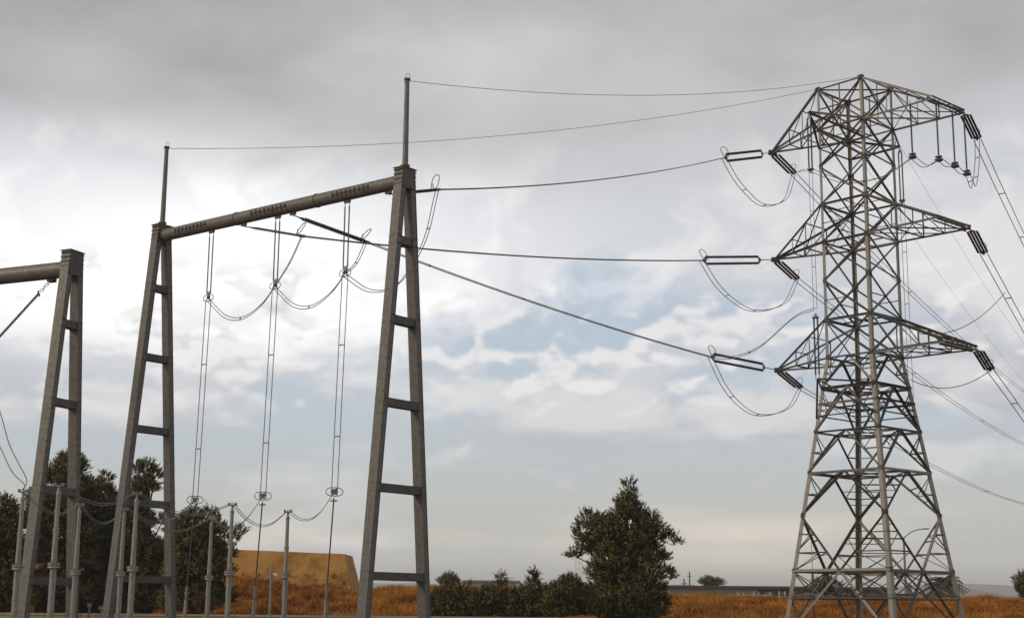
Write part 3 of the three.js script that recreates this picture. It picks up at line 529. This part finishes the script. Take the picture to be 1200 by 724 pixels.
    for (let s = 0; s < 2; s++) {
      bar('chord', l2[s], E[s], 0.14, Ra); bar('chord', h2[s], E[s].clone().add(V(0, 0.12, 0)), 0.15, Ra);
      for (const f of [0.36, 0.66]) { const a = l2[s].clone().lerp(E[s], f), b = h2[s].clone().lerp(E[s], f); bar('lacing', a, b, 0.08, Ra); bar('lacing', f < 0.5 ? h2[s] : h2[s].clone().lerp(E[s], 0.36), a, 0.075, Ra); }
    }
    for (const f of [0.36, 0.66]) { bar('lacing', l2[0].clone().lerp(E[0], f), l2[1].clone().lerp(E[1], f), 0.075, Ra); bar('lacing', h2[0].clone().lerp(E[0], f), h2[1].clone().lerp(E[1], f), 0.08, Ra); }
    bar('lacing', l2[0], l2[1].clone().lerp(E[1], 0.66), 0.075, Ra); bar('lacing', l2[1], l2[0].clone().lerp(E[0], 0.66), 0.07, Ra);
    bar('lacing', l2[0].clone().lerp(E[0], 0.36), E[1], 0.07, Ra);
    for (const [dx, dy] of [[0, 0.14], [0.3, 0.14], [0, -0.08], [0.3, -0.08]]) bar('end_beam', E[0].clone().addScaledVector(nBL, dx).add(V(0, dy, 0)), E[1].clone().addScaledVector(nBL, dx).add(V(0, dy, 0)), 0.11, Ra);
    for (let k = 0; k < 7; k++) { const a = E[0].clone().lerp(E[1], k / 7), b = E[0].clone().lerp(E[1], (k + 1) / 7); bar('end_lacing', a.clone().add(V(0, -0.06, 0)), b.clone().add(V(0, 0.12, 0)).addScaledVector(nBL, 0), 0.06, Ra); bar('end_lacing', a, b.clone().addScaledVector(nBL, 0.3), 0.06, Ra); }
  }
  // jumper brackets on the other two faces, and the lower bracket on the left leg
  for (const [s, j] of [[1, 0], [-1, 2]]) {
    const b = new THREE.Group(); b.name = 'jumper_bracket'; tw.add(b); const x = nLF.clone().multiplyScalar(s * 4.68).setY(29.93);
    for (const k of [j, j + 1]) { bar('chord', N(k, 29.93), x, 0.13, b); bar('chord', N(k, 28.77), x, 0.12, b); bar('lacing', N(k, 28.77), N(k, 29.93).lerp(x, 0.5), 0.07, b); }
    bar('lacing', N(j, 29.93).lerp(x, 0.5), N(j + 1, 29.93).lerp(x, 0.5), 0.07, b);
  }
  const lb = new THREE.Group(); lb.name = 'jumper_bracket'; tw.add(lb);
  const xb = nLF.clone().multiplyScalar(4.68).setY(14.4); for (const k of [0, 1]) { bar('chord', N(k, 14.33), xb, 0.12, lb); bar('chord', N(k, 12.6), xb, 0.1, lb); }
  // peak steps above the top ring
  for (let j = 0; j < 4; j++) part('peak_plate', box(0.2, 0.16, 0.2), MT.tower[1], tw).position.copy(N(j, 32.5));
  bar('top_strut', N(0, 32.45), N(2, 32.45), 0.08); bar('top_strut', N(1, 32.45), N(3, 32.45), 0.08);
  for (let j = 0; j < 4; j++) bar('strut', mid(j, 32.45), mid(j, 29.93), 0.08);
  let count = 0; tw.traverse(() => count++); console.log('tower parts', count);
}
{ // hanging posts and jumpers on the tower
  const X1 = T.clone().addScaledVector(nLF, 4.68).setY(29.8), X2 = T.clone().addScaledVector(nLF, -4.68).setY(29.8);
  insulator('hanging_insulator', 'pair of jumper insulators hanging from the tower bracket beside the top pointed arm', X1, V(0, -1, 0), 3.0, { side: nBL, gap: 0.22, r: 0.07, link: 0.2, ring: 'disc', group: 'jumper insulators on the tower' });
  insulator('hanging_insulator', 'pair of jumper insulators hanging from the tower bracket on the square-ended side', X2, V(0, -1, 0), 3.0, { side: nBL, gap: 0.22, r: 0.065, link: 0.2, ring: 'disc', group: 'jumper insulators on the tower' });
  const E1 = endAt(0, 1), E2 = endAt(0, -1);
  const hang = [[V(22.45, 30.1, -79.76), 2.9, 'on the chord next to the tower body'], [E1.clone().lerp(E2, 0.13), 3.1, 'at the inner corner of the end beam'], [E1.clone().lerp(E2, 0.62), 3.1, 'at the middle of the end beam'], [E1.clone().lerp(E2, 0.985), 3.3, 'at the outer corner of the end beam']];
  const foot = [];
  for (const [p, L, w] of hang) { insulator('hanging_insulator', `single jumper insulator under the top square-ended arm, ${w}`, p, V(0, -1, 0), L, { side: nLF, rods: 1, r: 0.07, link: 0.12, ring: 'disc', group: 'single jumper insulators on the tower' }); foot.push(p.clone().setY(p.y - L - 0.42)); }
  for (let i = 0; i < 4; i++) { const t = thing('jumper_clamp', `dark jumper clamp below the insulator ${hang[i][2]}`, 'clamp', foot[i].toArray(), 'jumper clamps'); t.rotation.y = Math.atan2(-lineSide.z, lineSide.x); part('clamp_body', new THREE.CylinderGeometry(0.24, 0.2, 0.13, 14).scale(1, 1, 0.75), MT.polymer, t); part('stem', unitCyl(0.03, 6).scale(1, 0.3, 1), MT.fitting, t); }
  const rack = rightStr[0].clone().setY(26.0).addScaledVector(lineDir, -2.6);
  const sp = V(0.2, 0.06, 0.2);
  wireThing('jumper_loop', 'twin jumper dropping from the top square-ended arm string and running under its clamps', twin([rightStr[0], rightStr[0].clone().lerp(rack, 0.5).add(V(0.1, 0, 0)), rack, foot[3], foot[3].clone().lerp(foot[2], 0.5).add(V(0, -0.12, 0)), foot[2], foot[2].clone().lerp(foot[1], 0.5).add(V(0, -0.12, 0)), foot[1], foot[1].clone().lerp(foot[0], 0.5).add(V(0, -0.45, 0)), foot[0]], sp), [0.15, 0.3, 0.5, 0.7, 0.85], undefined, 0.022);
  const c1 = X1.clone().setY(26.45), c2 = X2.clone().setY(26.45);
  wireThing('jumper_loop', 'twin jumper sagging through the tower body between its hanging insulators', twin([foot[0], foot[0].clone().lerp(c1, 0.3).add(V(0, -0.9, 0)), foot[0].clone().lerp(c1, 0.65).add(V(0, -0.95, 0)), c1], sp), [0.5], undefined, 0.02);
  wireThing('jumper_loop', 'short twin jumper from the top pointed arm string to the bracket insulator', twin([farStr[0], farStr[0].clone().lerp(c1, 0.45).add(V(0, 0.1, 0)), c1], sp), [], undefined, 0.02);
  // vertical twin wires down both sides, standing insulators below
  const low1 = T.clone().addScaledVector(nLF, 4.68).setY(18.35), low2 = T.clone().addScaledVector(nLF, -4.68).setY(13.6);
  wireThing('drop_wire', 'vertical twin wires down the tower from the bracket beside the pointed arms', twin([c1, c1.clone().lerp(low1, 0.5), low1], nBL.clone().multiplyScalar(0.24)), [0.3, 0.7], 'vertical wires on the tower', 0.016);
  wireThing('drop_wire', 'vertical twin wires down the tower on the square-ended arm side', twin([c2, c2.clone().lerp(low2, 0.5), low2], nBL.clone().multiplyScalar(0.3)), [0.25, 0.5, 0.75], 'vertical wires on the tower', 0.016);
  insulator('standing_insulator', 'pair of standing insulators on the lower tower bracket', T.clone().addScaledVector(nLF, 4.68).setY(14.42), V(0, 1, 0), 3.2, { side: nBL, gap: 0.24, r: 0.075, link: 0.15, ring: 'disc' });
  const s3 = towerStr[2];
  wireThing('jumper_loop', 'twin jumper swooping from the lower tower bracket to the bottom gantry string', twin([low1.clone(), low1.clone().lerp(s3, 0.16).add(V(0, 0.12, 0)), low1.clone().lerp(s3, 0.55).add(V(0, -0.75, 0)), low1.clone().lerp(s3, 0.8).add(V(0, -0.6, 0)), s3], V(0.1, 0.12, 0.16)), [0.4, 0.65], undefined, 0.02);
  const r1 = endAt(1, -1).addScaledVector(lineDir, 13).setY(23.03 - 1.13), n2 = endAt(2, 1).lerp(T.clone().addScaledVector(legDir[2], 2.224).setY(18.37), 0.62).setY(17.2);
  wireThing('jumper_loop', 'curved jumper from the middle outgoing conductor down to the bottom square-ended arm', [sagLine(r1, n2, 0.9)], [], undefined, 0.026);
  const n3 = low2.clone().setY(15.4);
  wireThing('jumper_loop', 'slack jumper from the bottom square-ended arm string back to the tower body', [sagLine(rightStr[2], n3, 0.75)], [], undefined, 0.026);
}
console.log('tower done');

// ───────────────────────── trees and shrubs ─────────────────────────
function foliage(clumps, seed, dens, leaf, pal) { // each clump carries upswept sprigs, each sprig a plume of needle tufts
  const r = rng(seed), pos = [], col = [], nor = [], ax = V(0, 0, 0), d = V(0, 0, 0), s = V(0, 0, 0), up = V(0, 0, 0), o = V(0, 0, 0);
  for (const [cx, cy, cz, R] of clumps) {
    const n = Math.round(dens * R * R) + 5, shade0 = 0.82 + 0.36 * r();
    for (let i = 0; i < n; i++) {
      const a = r() * 6.2832, w = 1 - 1.5 * r() ** 1.1, q = Math.sqrt(Math.max(0, 1 - w * w)), dx = q * Math.cos(a), dz = q * Math.sin(a), dy = w, rr = R * (0.45 + 0.5 * Math.sqrt(r()));
      const mp = r(), p = pal[mp < 0.6 ? 0 : mp < 0.88 ? 1 : 2], tone = shade0 * (0.85 + 0.3 * r()), L = leaf * (1.3 + 1.5 * r());
      ax.set(dx * 0.8 + (r() - 0.5) * 0.5, dy * 0.5 + 0.55 + (r() - 0.5) * 0.4, dz * 0.8 + (r() - 0.5) * 0.5).normalize();
      const bx = cx + dx * rr, by = Math.max(0.03, cy + dy * rr * 0.88), bz = cz + dz * rr;
      for (let k = 0; k < 12; k++) {
        const t = (k + r()) / 12, sp = leaf * 0.34 * (1.15 - t);
        up.set(ax.x + dx * 0.4 + (r() - 0.5), ax.y + 0.2 + (r() - 0.5) * 0.9, ax.z + dz * 0.4 + (r() - 0.5)).normalize();          // face of the tuft
        s.set(r() - 0.5, r() - 0.5, r() - 0.5).cross(up).normalize(); d.crossVectors(up, s); if (d.dot(ax) < 0) d.negate(); d.addScaledVector(ax, 0.8).normalize();
        o.set(bx + ax.x * L * t + (r() - 0.5) * sp, by + ax.y * L * t + (r() - 0.5) * sp, bz + ax.z * L * t + (r() - 0.5) * sp);
        const nl = leaf * (0.75 + 0.5 * r()), wd = leaf * 0.15;
        pos.push(o.x - s.x * wd, o.y - s.y * wd, o.z - s.z * wd, o.x + s.x * wd, o.y + s.y * wd, o.z + s.z * wd, o.x + d.x * nl, o.y + d.y * nl, o.z + d.z * nl);
        for (let v = 0; v < 3; v++) { col.push(p[0] * tone, p[1] * tone, p[2] * tone); nor.push(up.x, up.y, up.z); }
      }
    }
  }
  const g = new THREE.BufferGeometry(); g.setAttribute('position', new THREE.Float32BufferAttribute(pos, 3)); g.setAttribute('normal', new THREE.Float32BufferAttribute(nor, 3)); g.setAttribute('color', new THREE.Float32BufferAttribute(col, 3)); return g;
}
const PINE = [[0.120, 0.108, 0.016], [0.145, 0.122, 0.020], [0.095, 0.090, 0.014]], SHRUB = [[0.115, 0.104, 0.018], [0.15, 0.125, 0.026], [0.085, 0.08, 0.016]], RUST = [[0.12, 0.045, 0.012], [0.07, 0.06, 0.02], [0.16, 0.07, 0.02]];
const TREES = {
mid: { at: [6.6, -86.0], c: [[0.25,8.80,0.25],[0.29,8.21,0.40],[0.09,7.67,0.54],[0.53,7.14,0.64],[-0.21,7.03,0.54],[-2.08,6.68,0.59],[-1.39,6.39,0.69],[-2.37,5.89,0.54],[-2.23,5.22,0.59],[-1.59,5.32,0.79],[-0.81,5.91,0.79],[-2.82,4.68,0.30],[-3.16,4.68,0.15],[1.36,6.66,0.59],[1.74,5.93,0.69],[2.53,5.69,0.40],[3.01,5.46,0.20],[0.96,5.73,0.89],[1.44,4.77,0.89],[2.17,4.63,0.45],[0.12,5.09,0.99],[-0.86,4.36,0.99],[-0.13,3.65,1.19],[1.13,3.66,0.99],[-1.60,3.78,0.64],[2.21,3.81,0.40],[2.55,3.52,0.20],[0.35,2.55,1.29],[1.56,2.70,0.84],[-1.02,2.68,1.04],[0.10,1.64,1.34],[1.70,1.70,0.84],[-1.51,1.77,0.94],[2.14,2.13,0.40]] },
T1: { at: [-28.4, -96.0], c: [[-0.48,10.75,0.55],[0.42,10.59,0.55],[-1.24,9.80,0.77],[0.09,9.65,0.83],[1.02,9.00,0.72],[-1.68,8.27,0.94],[-0.03,8.17,1.22],[1.27,7.64,0.88],[-2.14,6.95,1.11],[-0.46,6.53,1.33],[1.21,6.11,1.22],[-1.17,4.91,1.44],[0.77,4.49,1.44],[-0.21,2.88,1.55],[1.45,2.52,1.33],[-1.54,2.49,1.44],[-0.11,1.44,1.44]] },
T2: { at: [-26.8, -100.0], c: [[-0.43,10.06,0.35],[-0.56,9.37,0.52],[-0.05,8.58,0.69],[-1.07,8.46,0.63],[-0.50,7.55,0.98],[0.39,7.05,0.81],[-0.51,5.92,1.27],[0.54,4.52,1.27],[-0.20,2.84,1.38],[0.87,2.02,1.15],[-0.41,1.62,1.15]] },
T3: { at: [-23.4, -97.0], c: [[-0.35,10.44,0.50],[-1.08,10.44,0.39],[0.23,9.95,0.45],[-0.58,9.50,0.61],[-1.26,8.83,0.61],[-0.10,8.95,0.45],[-1.47,7.72,0.89],[0.67,7.08,0.39],[-0.60,7.07,0.73],[-0.79,5.53,1.23],[0.62,5.11,0.89],[-0.12,3.64,1.45],[0.78,2.30,1.23],[-0.57,1.86,1.34]] },
T0: { at: [-31.3, -93.0], c: [[-0.39,7.83,0.48],[0.08,7.25,0.54],[0.44,6.72,0.54],[-0.63,6.77,0.86],[0.09,5.72,0.96],[-0.81,5.04,1.18],[0.71,4.53,1.07],[0.14,2.96,1.39],[1.20,2.20,0.96],[-0.83,1.92,1.29]] },
T4: { at: [-19.7, -94.0], c: [[-0.24,7.20,0.54],[0.50,7.47,0.38],[-0.95,6.39,0.81],[1.13,6.62,0.54],[1.75,5.99,0.49],[2.65,6.32,0.27],[2.40,5.89,0.27],[0.05,5.66,1.03],[1.42,5.04,0.76],[-1.27,5.44,0.87],[0.67,3.98,1.19],[-0.92,3.75,1.19],[1.86,3.78,0.60],[0.33,2.30,1.30],[1.71,2.31,0.81],[-0.93,1.97,1.08]] },
};
const SHRUBS = {
S1: { at: [-3.4, -83.0], c: [[-0.38,2.20,0.53],[0.28,2.02,0.57],[0.74,2.44,0.43],[-0.56,1.60,0.57],[0.28,1.47,0.67],[-0.02,2.71,0.24]] },
S2: { at: [-1.7, -83.0], c: [[-0.19,2.07,0.67],[0.55,2.36,0.57],[-0.66,1.70,0.57],[0.24,1.53,0.67],[1.12,1.99,0.57],[1.21,2.73,0.33],[1.25,3.15,0.19],[1.20,3.47,0.14]] },
S3: { at: [0.6, -83.0], c: [[-0.28,2.09,0.62],[0.37,2.24,0.62],[-0.47,1.54,0.62],[0.56,1.55,0.67],[0.74,2.84,0.38],[0.74,3.26,0.29],[0.69,3.63,0.17],[0.09,2.51,0.38]] },
S4: { at: [2.7, -82.0], c: [[-0.42,2.38,0.66],[0.23,2.79,0.57],[0.60,3.12,0.43],[0.79,2.66,0.61],[-0.23,1.70,0.71],[0.79,1.80,0.71],[1.34,2.39,0.57],[1.62,1.80,0.57],[-0.69,1.74,0.47]] },
Q1: { at: [-19.9, -90.0], c: [[-0.16,1.66,0.36],[0.25,1.56,0.36],[-0.40,1.41,0.31]] },
Q2: { at: [-18.2, -90.0], c: [[-0.32,1.87,0.41],[0.18,2.08,0.41],[0.60,1.68,0.41],[0.00,1.48,0.41]] },
F1: { at: [-7.7, -190.0], c: [[-0.60,5.12,0.66],[0.15,5.34,0.77],[0.80,5.03,0.55],[0.06,4.60,0.77]] },
F2: { at: [30.9, -230.0], c: [[-1.23,6.07,0.53],[-0.31,6.33,0.60],[0.73,5.95,0.66],[1.50,5.83,0.46],[-0.32,5.69,0.66]] },
F3: { at: [51.0, -150.0], c: [[-0.09,4.88,0.35],[0.44,5.22,0.52],[0.13,4.21,0.60],[0.90,4.39,0.69],[0.52,3.63,0.60]] },
F4: { at: [27.2, -130.0], c: [[-0.37,4.01,0.52],[0.37,4.24,0.45],[0.95,3.95,0.45],[0.06,3.58,0.60]] },
F5: { at: [-4.4, -150.0], c: [[-0.46,3.74,0.43],[0.22,4.08,0.26]] },
};
function plant(name, label, category, key, src, { seed, dens = 300, leaf = 0.3, pal = PINE, trunk = true, group, deep = 1, solid = true }) {
  const { at, c } = src[key], r = rng(seed), y0 = ground(at[0], at[1]), t = thing(name, label, category, [at[0], y0, at[1]], group), all = [];
  for (const [x, y, R] of c) {
    const half = Math.max(0.3, ...c.filter((k) => Math.abs(k[1] - y) < 1.2).map((k) => Math.abs(k[0]) + k[2] * 0.5)), span = Math.sqrt(Math.max(0.05, half * half - x * x * 0.8)) * deep;
    all.push([x, y - y0, (r() - 0.5) * 1.1 * span, R]);
    if (R > 0.5) { all.push([x * 0.7 + (r() - 0.5) * 0.5, y - y0 - 0.25, span * (0.35 + 0.35 * r()), R * 0.7]); all.push([x * 0.75 + (r() - 0.5) * 0.6, y - y0 - 0.25, -span * (0.35 + 0.35 * r()), R * 0.6]); }
  }
  const topY = Math.max(...c.map((k) => k[1])) - y0;
  if (trunk) {
    const topX = c[0][0] * 0.6, pts = [V(0, -0.2, 0), V(0.1, topY * 0.35, 0.05), V(topX * 0.6, topY * 0.7, 0), V(topX, topY * 0.95, 0)], tg = new THREE.TubeGeometry(new THREE.CatmullRomCurve3(pts), 14, 1, 9);
    const curve = new THREE.CatmullRomCurve3(pts), P0 = tg.attributes.position, rb = 0.045 * topY; // taper the tube
    for (let i = 0; i < P0.count; i++) { const k = Math.floor(i / 10) / 14, ctr = curve.getPointAt(k), f = rb * (1 - 0.9 * k); P0.setXYZ(i, ctr.x + (P0.getX(i) - ctr.x) * f, ctr.y + (P0.getY(i) - ctr.y) * f, ctr.z + (P0.getZ(i) - ctr.z) * f); }
    tg.computeVertexNormals(); part('trunk', tg, MT.bark, t);
    for (const [x, y, z, R] of all) if (R > 0.28 && y > 0.6) { const k = Math.min(0.92, Math.max(0.08, (y - 0.5) / topY * 0.86)); along('limb', unitCyl(1, 6, 0.35), MT.bark, t, curve.getPointAt(k), V(x, y, z), 0, 0.016 * topY * (1 - 0.8 * k) * 0.7 + 0.012); }
  } else for (const [x, y, z] of all.slice(0, 7)) along('stem', unitCyl(1, 5, 0.4), MT.bark, t, V(x * 0.15, -0.1, z * 0.15), V(x, y, z), 0, 0.03);
  part(trunk ? 'crown' : 'foliage', foliage(all, seed + 1, dens, leaf, pal), MT.leaf, t);
  return t;
}
plant('pine_tree', 'dark olive pine with a narrow leader rising above low shrubs', 'tree', 'mid', TREES, { seed: 11, dens: 230, leaf: 0.19 });
plant('pine_tree', 'tallest dark pine, behind the legs of the lower gantry', 'tree', 'T1', TREES, { seed: 21, dens: 230, leaf: 0.22, group: 'pines behind the gantries' });
plant('pine_tree', 'dark pine with a small conical top between the two gantries', 'tree', 'T2', TREES, { seed: 31, dens: 250, leaf: 0.21, group: 'pines behind the gantries' });
plant('pine_tree', 'dark pine with a ragged flat top behind the far masted A-frame', 'tree', 'T3', TREES, { seed: 41, dens: 250, leaf: 0.21, group: 'pines behind the gantries' });
plant('pine_tree', 'lower dark pine left of the lower gantry', 'tree', 'T0', TREES, { seed: 51, dens: 250, leaf: 0.21, group: 'pines behind the gantries' });
plant('pine_tree', 'broad dark pine beside the earth embankment', 'tree', 'T4', TREES, { seed: 61, dens: 250, leaf: 0.21, group: 'pines behind the gantries' });
plant('shrub', 'green shrub beside the leg of the tower-side A-frame', 'shrub', 'S1', SHRUBS, { seed: 71, dens: 520, leaf: 0.15, pal: SHRUB, trunk: false, group: 'shrubs along the bank' });
plant('shrub', 'green shrub with one thin upright shoot', 'shrub', 'S2', SHRUBS, { seed: 81, dens: 520, leaf: 0.15, pal: SHRUB, trunk: false, group: 'shrubs along the bank' });
plant('shrub', 'green shrub with a stout pointed shoot like a small conifer', 'shrub', 'S3', SHRUBS, { seed: 91, dens: 520, leaf: 0.15, pal: SHRUB, trunk: false, group: 'shrubs along the bank' });
plant('shrub', 'large rounded green shrub touching the lone pine', 'shrub', 'S4', SHRUBS, { seed: 101, dens: 520, leaf: 0.15, pal: SHRUB, trunk: false, group: 'shrubs along the bank' });
plant('shrub', 'small rusty brown shrub below the pines near the far A-frame', 'shrub', 'Q1', SHRUBS, { seed: 111, dens: 260, leaf: 0.14, pal: RUST, trunk: false, group: 'rusty shrubs' });
plant('shrub', 'larger rusty brown shrub behind the anchor post below the pines', 'shrub', 'Q2', SHRUBS, { seed: 121, dens: 260, leaf: 0.14, pal: RUST, trunk: false, group: 'rusty shrubs' });
plant('far_tree', 'small round tree on the grass bank beside the tower-side A-frame', 'tree', 'F1', SHRUBS, { seed: 131, dens: 130, leaf: 0.27, pal: SHRUB });
plant('far_tree', 'small dark tree behind the roof of the long low building', 'tree', 'F2', SHRUBS, { seed: 141, dens: 130, leaf: 0.27, pal: SHRUB });
plant('far_tree', 'green tree at the end of the grass bank beyond the palm', 'tree', 'F3', SHRUBS, { seed: 151, dens: 150, leaf: 0.24, pal: SHRUB });
plant('shrub', 'green bush seen through the tower base in front of the long building', 'shrub', 'F4', SHRUBS, { seed: 161, dens: 180, leaf: 0.2, pal: SHRUB, trunk: false });
plant('shrub', 'tiny green bush on the crest beside the round tree', 'shrub', 'F5', SHRUBS, { seed: 171, dens: 180, leaf: 0.2, pal: SHRUB, trunk: false });
{ // palm behind the tower's right leg
  const x = 47.6, z = -165, y0 = ground(x, z), t = thing('palm_tree', 'bushy green palm behind the right leg of the lattice tower', 'tree', [x, y0, z]), r = rng(9);
  part('trunk', new THREE.CylinderGeometry(0.28, 0.36, 3.0, 10).translate(0, 1.4, 0), MT.bark, t);
  const m = new THREE.MeshStandardMaterial({ color: new THREE.Color().setRGB(0.075, 0.08, 0.028), roughness: 0.8 });
  for (let i = 0; i < 64; i++) {
    const a = i * 2.4, up = 1.15 - 1.75 * (i / 64) + 0.2 * (r() - 0.5), L = 2.2 + 0.7 * r(), pos = [], dirH = V(Math.cos(a), 0, Math.sin(a)), side = V(-Math.sin(a), 0, Math.cos(a)), n = 13;
    const at = (s) => V(0, 2.75, 0).addScaledVector(dirH, s * L * Math.cos(up * 0.8)).add(V(0, L * (s * Math.sin(up) - 0.55 * s * s), 0));
    for (let k = 1; k < n; k++) for (const w of [-1, 1]) { const p = at(k / n), q = at(Math.min(1, k / n + 0.09)), e = at(Math.min(1, k / n + 0.16)).addScaledVector(side, w * 0.62 * Math.sin(Math.PI * (0.15 + 0.8 * k / n))).add(V(0, -0.14, 0)); pos.push(p.x, p.y, p.z, q.x, q.y, q.z, e.x, e.y, e.z); }
    const g = new THREE.BufferGeometry(); g.setAttribute('position', new THREE.Float32BufferAttribute(pos, 3)); g.computeVertexNormals(); part('frond', g, m, t);
  }
}
console.log('plants done');

// ───────────────────────── far buildings and small furniture ─────────────────────────
const flat = (r, g, b, rough = 0.85) => new THREE.MeshStandardMaterial({ color: new THREE.Color().setRGB(r, g, b), roughness: rough });
{
  const t = thing('long_building', 'long low building with dark flat roof and pale green wall behind the bank', 'building', [21.5, 0, -206]);
  part('wall', box(12.5, 4.9, 8, 6.3, 2.45, -4), flat(0.30, 0.29, 0.20), t); part('wall', box(18, 4.9, 8, 21.6, 2.45, -4), flat(0.085, 0.08, 0.075), t);
  part('roof', box(32, 0.35, 9.4, 15.5, 5.06, -4), flat(0.055, 0.052, 0.05), t);
  const dm = flat(0.42, 0.42, 0.40), gl = flat(0.05, 0.055, 0.06, 0.2);
  for (let i = 0; i < 9; i++) { const w = part('window', box(0.9, 0.9, 0.12, 14.0 + i * 1.75, 3.95, 0.05), dm, t); part('pane', box(0.68, 0.66, 0.05, 14.0 + i * 1.75, 3.95, 0.105), gl, w); }
}
{
  const t = thing('goods_rack', 'white slatted rack standing before the dark end of the long building', 'rack', [30.6, 0, -202]); const w = flat(0.42, 0.42, 0.39);
  for (let i = 0; i < 7; i++) part('upright', box(0.12, 4.45 - (i % 3) * 0.14, 0.12, i * 0.72, 2.22 - (i % 3) * 0.07, 0), w, t);
  for (const y of [3.4, 3.95]) part('rail', box(4.6, 0.14, 0.1, 2.16, y, 0.12), w, t);
}
{
  const t = thing('parked_trailer', 'pale open trailer beside the white rack', 'trailer', [37.2, 0, -202]); const w = flat(0.55, 0.54, 0.5);
  part('bed', box(2.6, 0.16, 1.8, 0, 3.75, 0), w, t); for (const x of [-1.2, -0.4, 0.4, 1.2]) part('stake', box(0.1, 0.7, 0.1, x, 4.17, 0.8), w, t);
  for (const x of [-0.8, 0.8]) part('wheel', new THREE.CylinderGeometry(0.5, 0.5, 0.3, 18).rotateX(Math.PI / 2).translate(x, 3.2, 0.7), flat(0.03, 0.03, 0.03), t); part('tow_bar', box(0.2, 3.2, 0.2, 0, 2.0, 0), w, t);
}
{
  const t = thing('far_shed', 'pale flat-roofed shed far beyond the grass bank', 'building', [-2.8, 0, -240]);
  part('wall', box(8, 6.0, 6, 0, 3.0, 0), flat(0.4, 0.38, 0.33), t); part('roof', box(9, 0.3, 7, 0, 6.16, 0), flat(0.17, 0.17, 0.17), t);
}
for (const [x, z, h, r, label] of [[-0.8, -420, 11.2, 9, 'far lattice portal on the horizon beyond the flat shed'], [5.8, -430, 11.0, 7, 'far lattice portal on the horizon between the shrub shoots']]) {
  const t = thing('far_portal', label, 'portal', [x, 0, z], 'far lattice portals'), m = flat(0.16, 0.16, 0.16);
  for (const s of [-1, 1]) { part('leg', box(0.2, h - 2, 0.2, s * r * 0.35, (h - 2) / 2, 0), m, t); along('brace', unitCyl(0.06, 5), m, t, V(s * r * 0.35, h - 2, 0), V(0, h - 0.6, 0)); along('brace', unitCyl(0.06, 5), m, t, V(s * r * 0.35, h - 3.5, 0), V(s * r * 0.12, h - 2, 0)); }
  part('girder', box(r, 0.2, 0.2, 0, h - 2, 0), m, t); part('girder', box(r * 0.5, 0.16, 0.16, 0, h - 0.6, 0), m, t);
}
{
  const t = thing('mast_tower', 'white slender lattice mast behind the left side of the lone pine', 'mast', [12.0, 0, -260]), w = flat(0.75, 0.74, 0.72);
  for (const [a, b] of [[-0.55, -0.5], [0.55, -0.5], [0, 0.55]]) part('leg', box(0.16, 13, 0.16, a, 6.5, b), w, t);
  for (let i = 0; i < 11; i++) part('rung', box(1.15, 0.12, 0.1, 0, 1 + i * 1.12, -0.42), w, t);
}
for (const [x, h, label] of [[35.9, 9.6, 'far utility pole with short crossarm above the long roof'], [34.8, 8.2, 'smaller far utility pole above the long roof']]) {
  const t = thing('utility_pole', label, 'pole', [x, 0, -300], 'far utility poles'), m = flat(0.09, 0.085, 0.08);
  part('pole', new THREE.CylinderGeometry(0.13, 0.16, h, 8).translate(0, h / 2, 0), m, t); part('crossarm', box(1.1, 0.12, 0.12, 0, h - 0.9, 0), m, t);
}
{
  const x = 39.5, z = -150, y0 = ground(x, z), t = thing('street_lamp', 'street lamp with curved arm seen through the tower base', 'street lamp', [x, y0, z]), m = flat(0.14, 0.14, 0.14, 0.5);
  part('pole', new THREE.CylinderGeometry(0.09, 0.14, 9.2 - y0, 10).translate(0, (9.2 - y0) / 2, 0), m, t);
  part('arm', tube([V(0, 9.1 - y0, 0), V(0.6, 9.6 - y0, 0), V(1.4, 9.95 - y0, 0), V(2.2, 10.06 - y0, 0)], 0.055, 20, 6), m, t);
  part('lamp_head', box(0.6, 0.12, 0.22, 2.3, 10.06 - y0, 0), m, t);
  part('control_box', box(0.5, 1.2, 0.4, 0.2, 2.1 - 0.5, 0.25), m, t);
}
{
  const t = thing('wooden_stake', 'thin rusty brown post standing inside the tower base', 'post', [18.55, 0, -92]); part('post', new THREE.CylinderGeometry(0.07, 0.08, 4.1, 8).translate(0, 2.05, 0), flat(0.14, 0.06, 0.025), t); part('finial', new THREE.CylinderGeometry(0.02, 0.02, 2.6, 6).translate(0, 5.3, 0), flat(0.3, 0.28, 0.26), t);
}
{
  const t = thing('flat_sign', 'small flat white sign on a post beyond the bank beside the palm', 'sign', [42.7, ground(42.7, -140), -140]); const y = ground(42.7, -140);
  part('post', box(0.08, 3.3 - y, 0.08, 0, (3.3 - y) / 2, 0), flat(0.3, 0.3, 0.3), t); part('board', box(1.1, 0.16, 0.06, 0, 3.3 - y, 0.08), flat(0.5, 0.5, 0.48), t);
}
renderer.render(scene, camera);
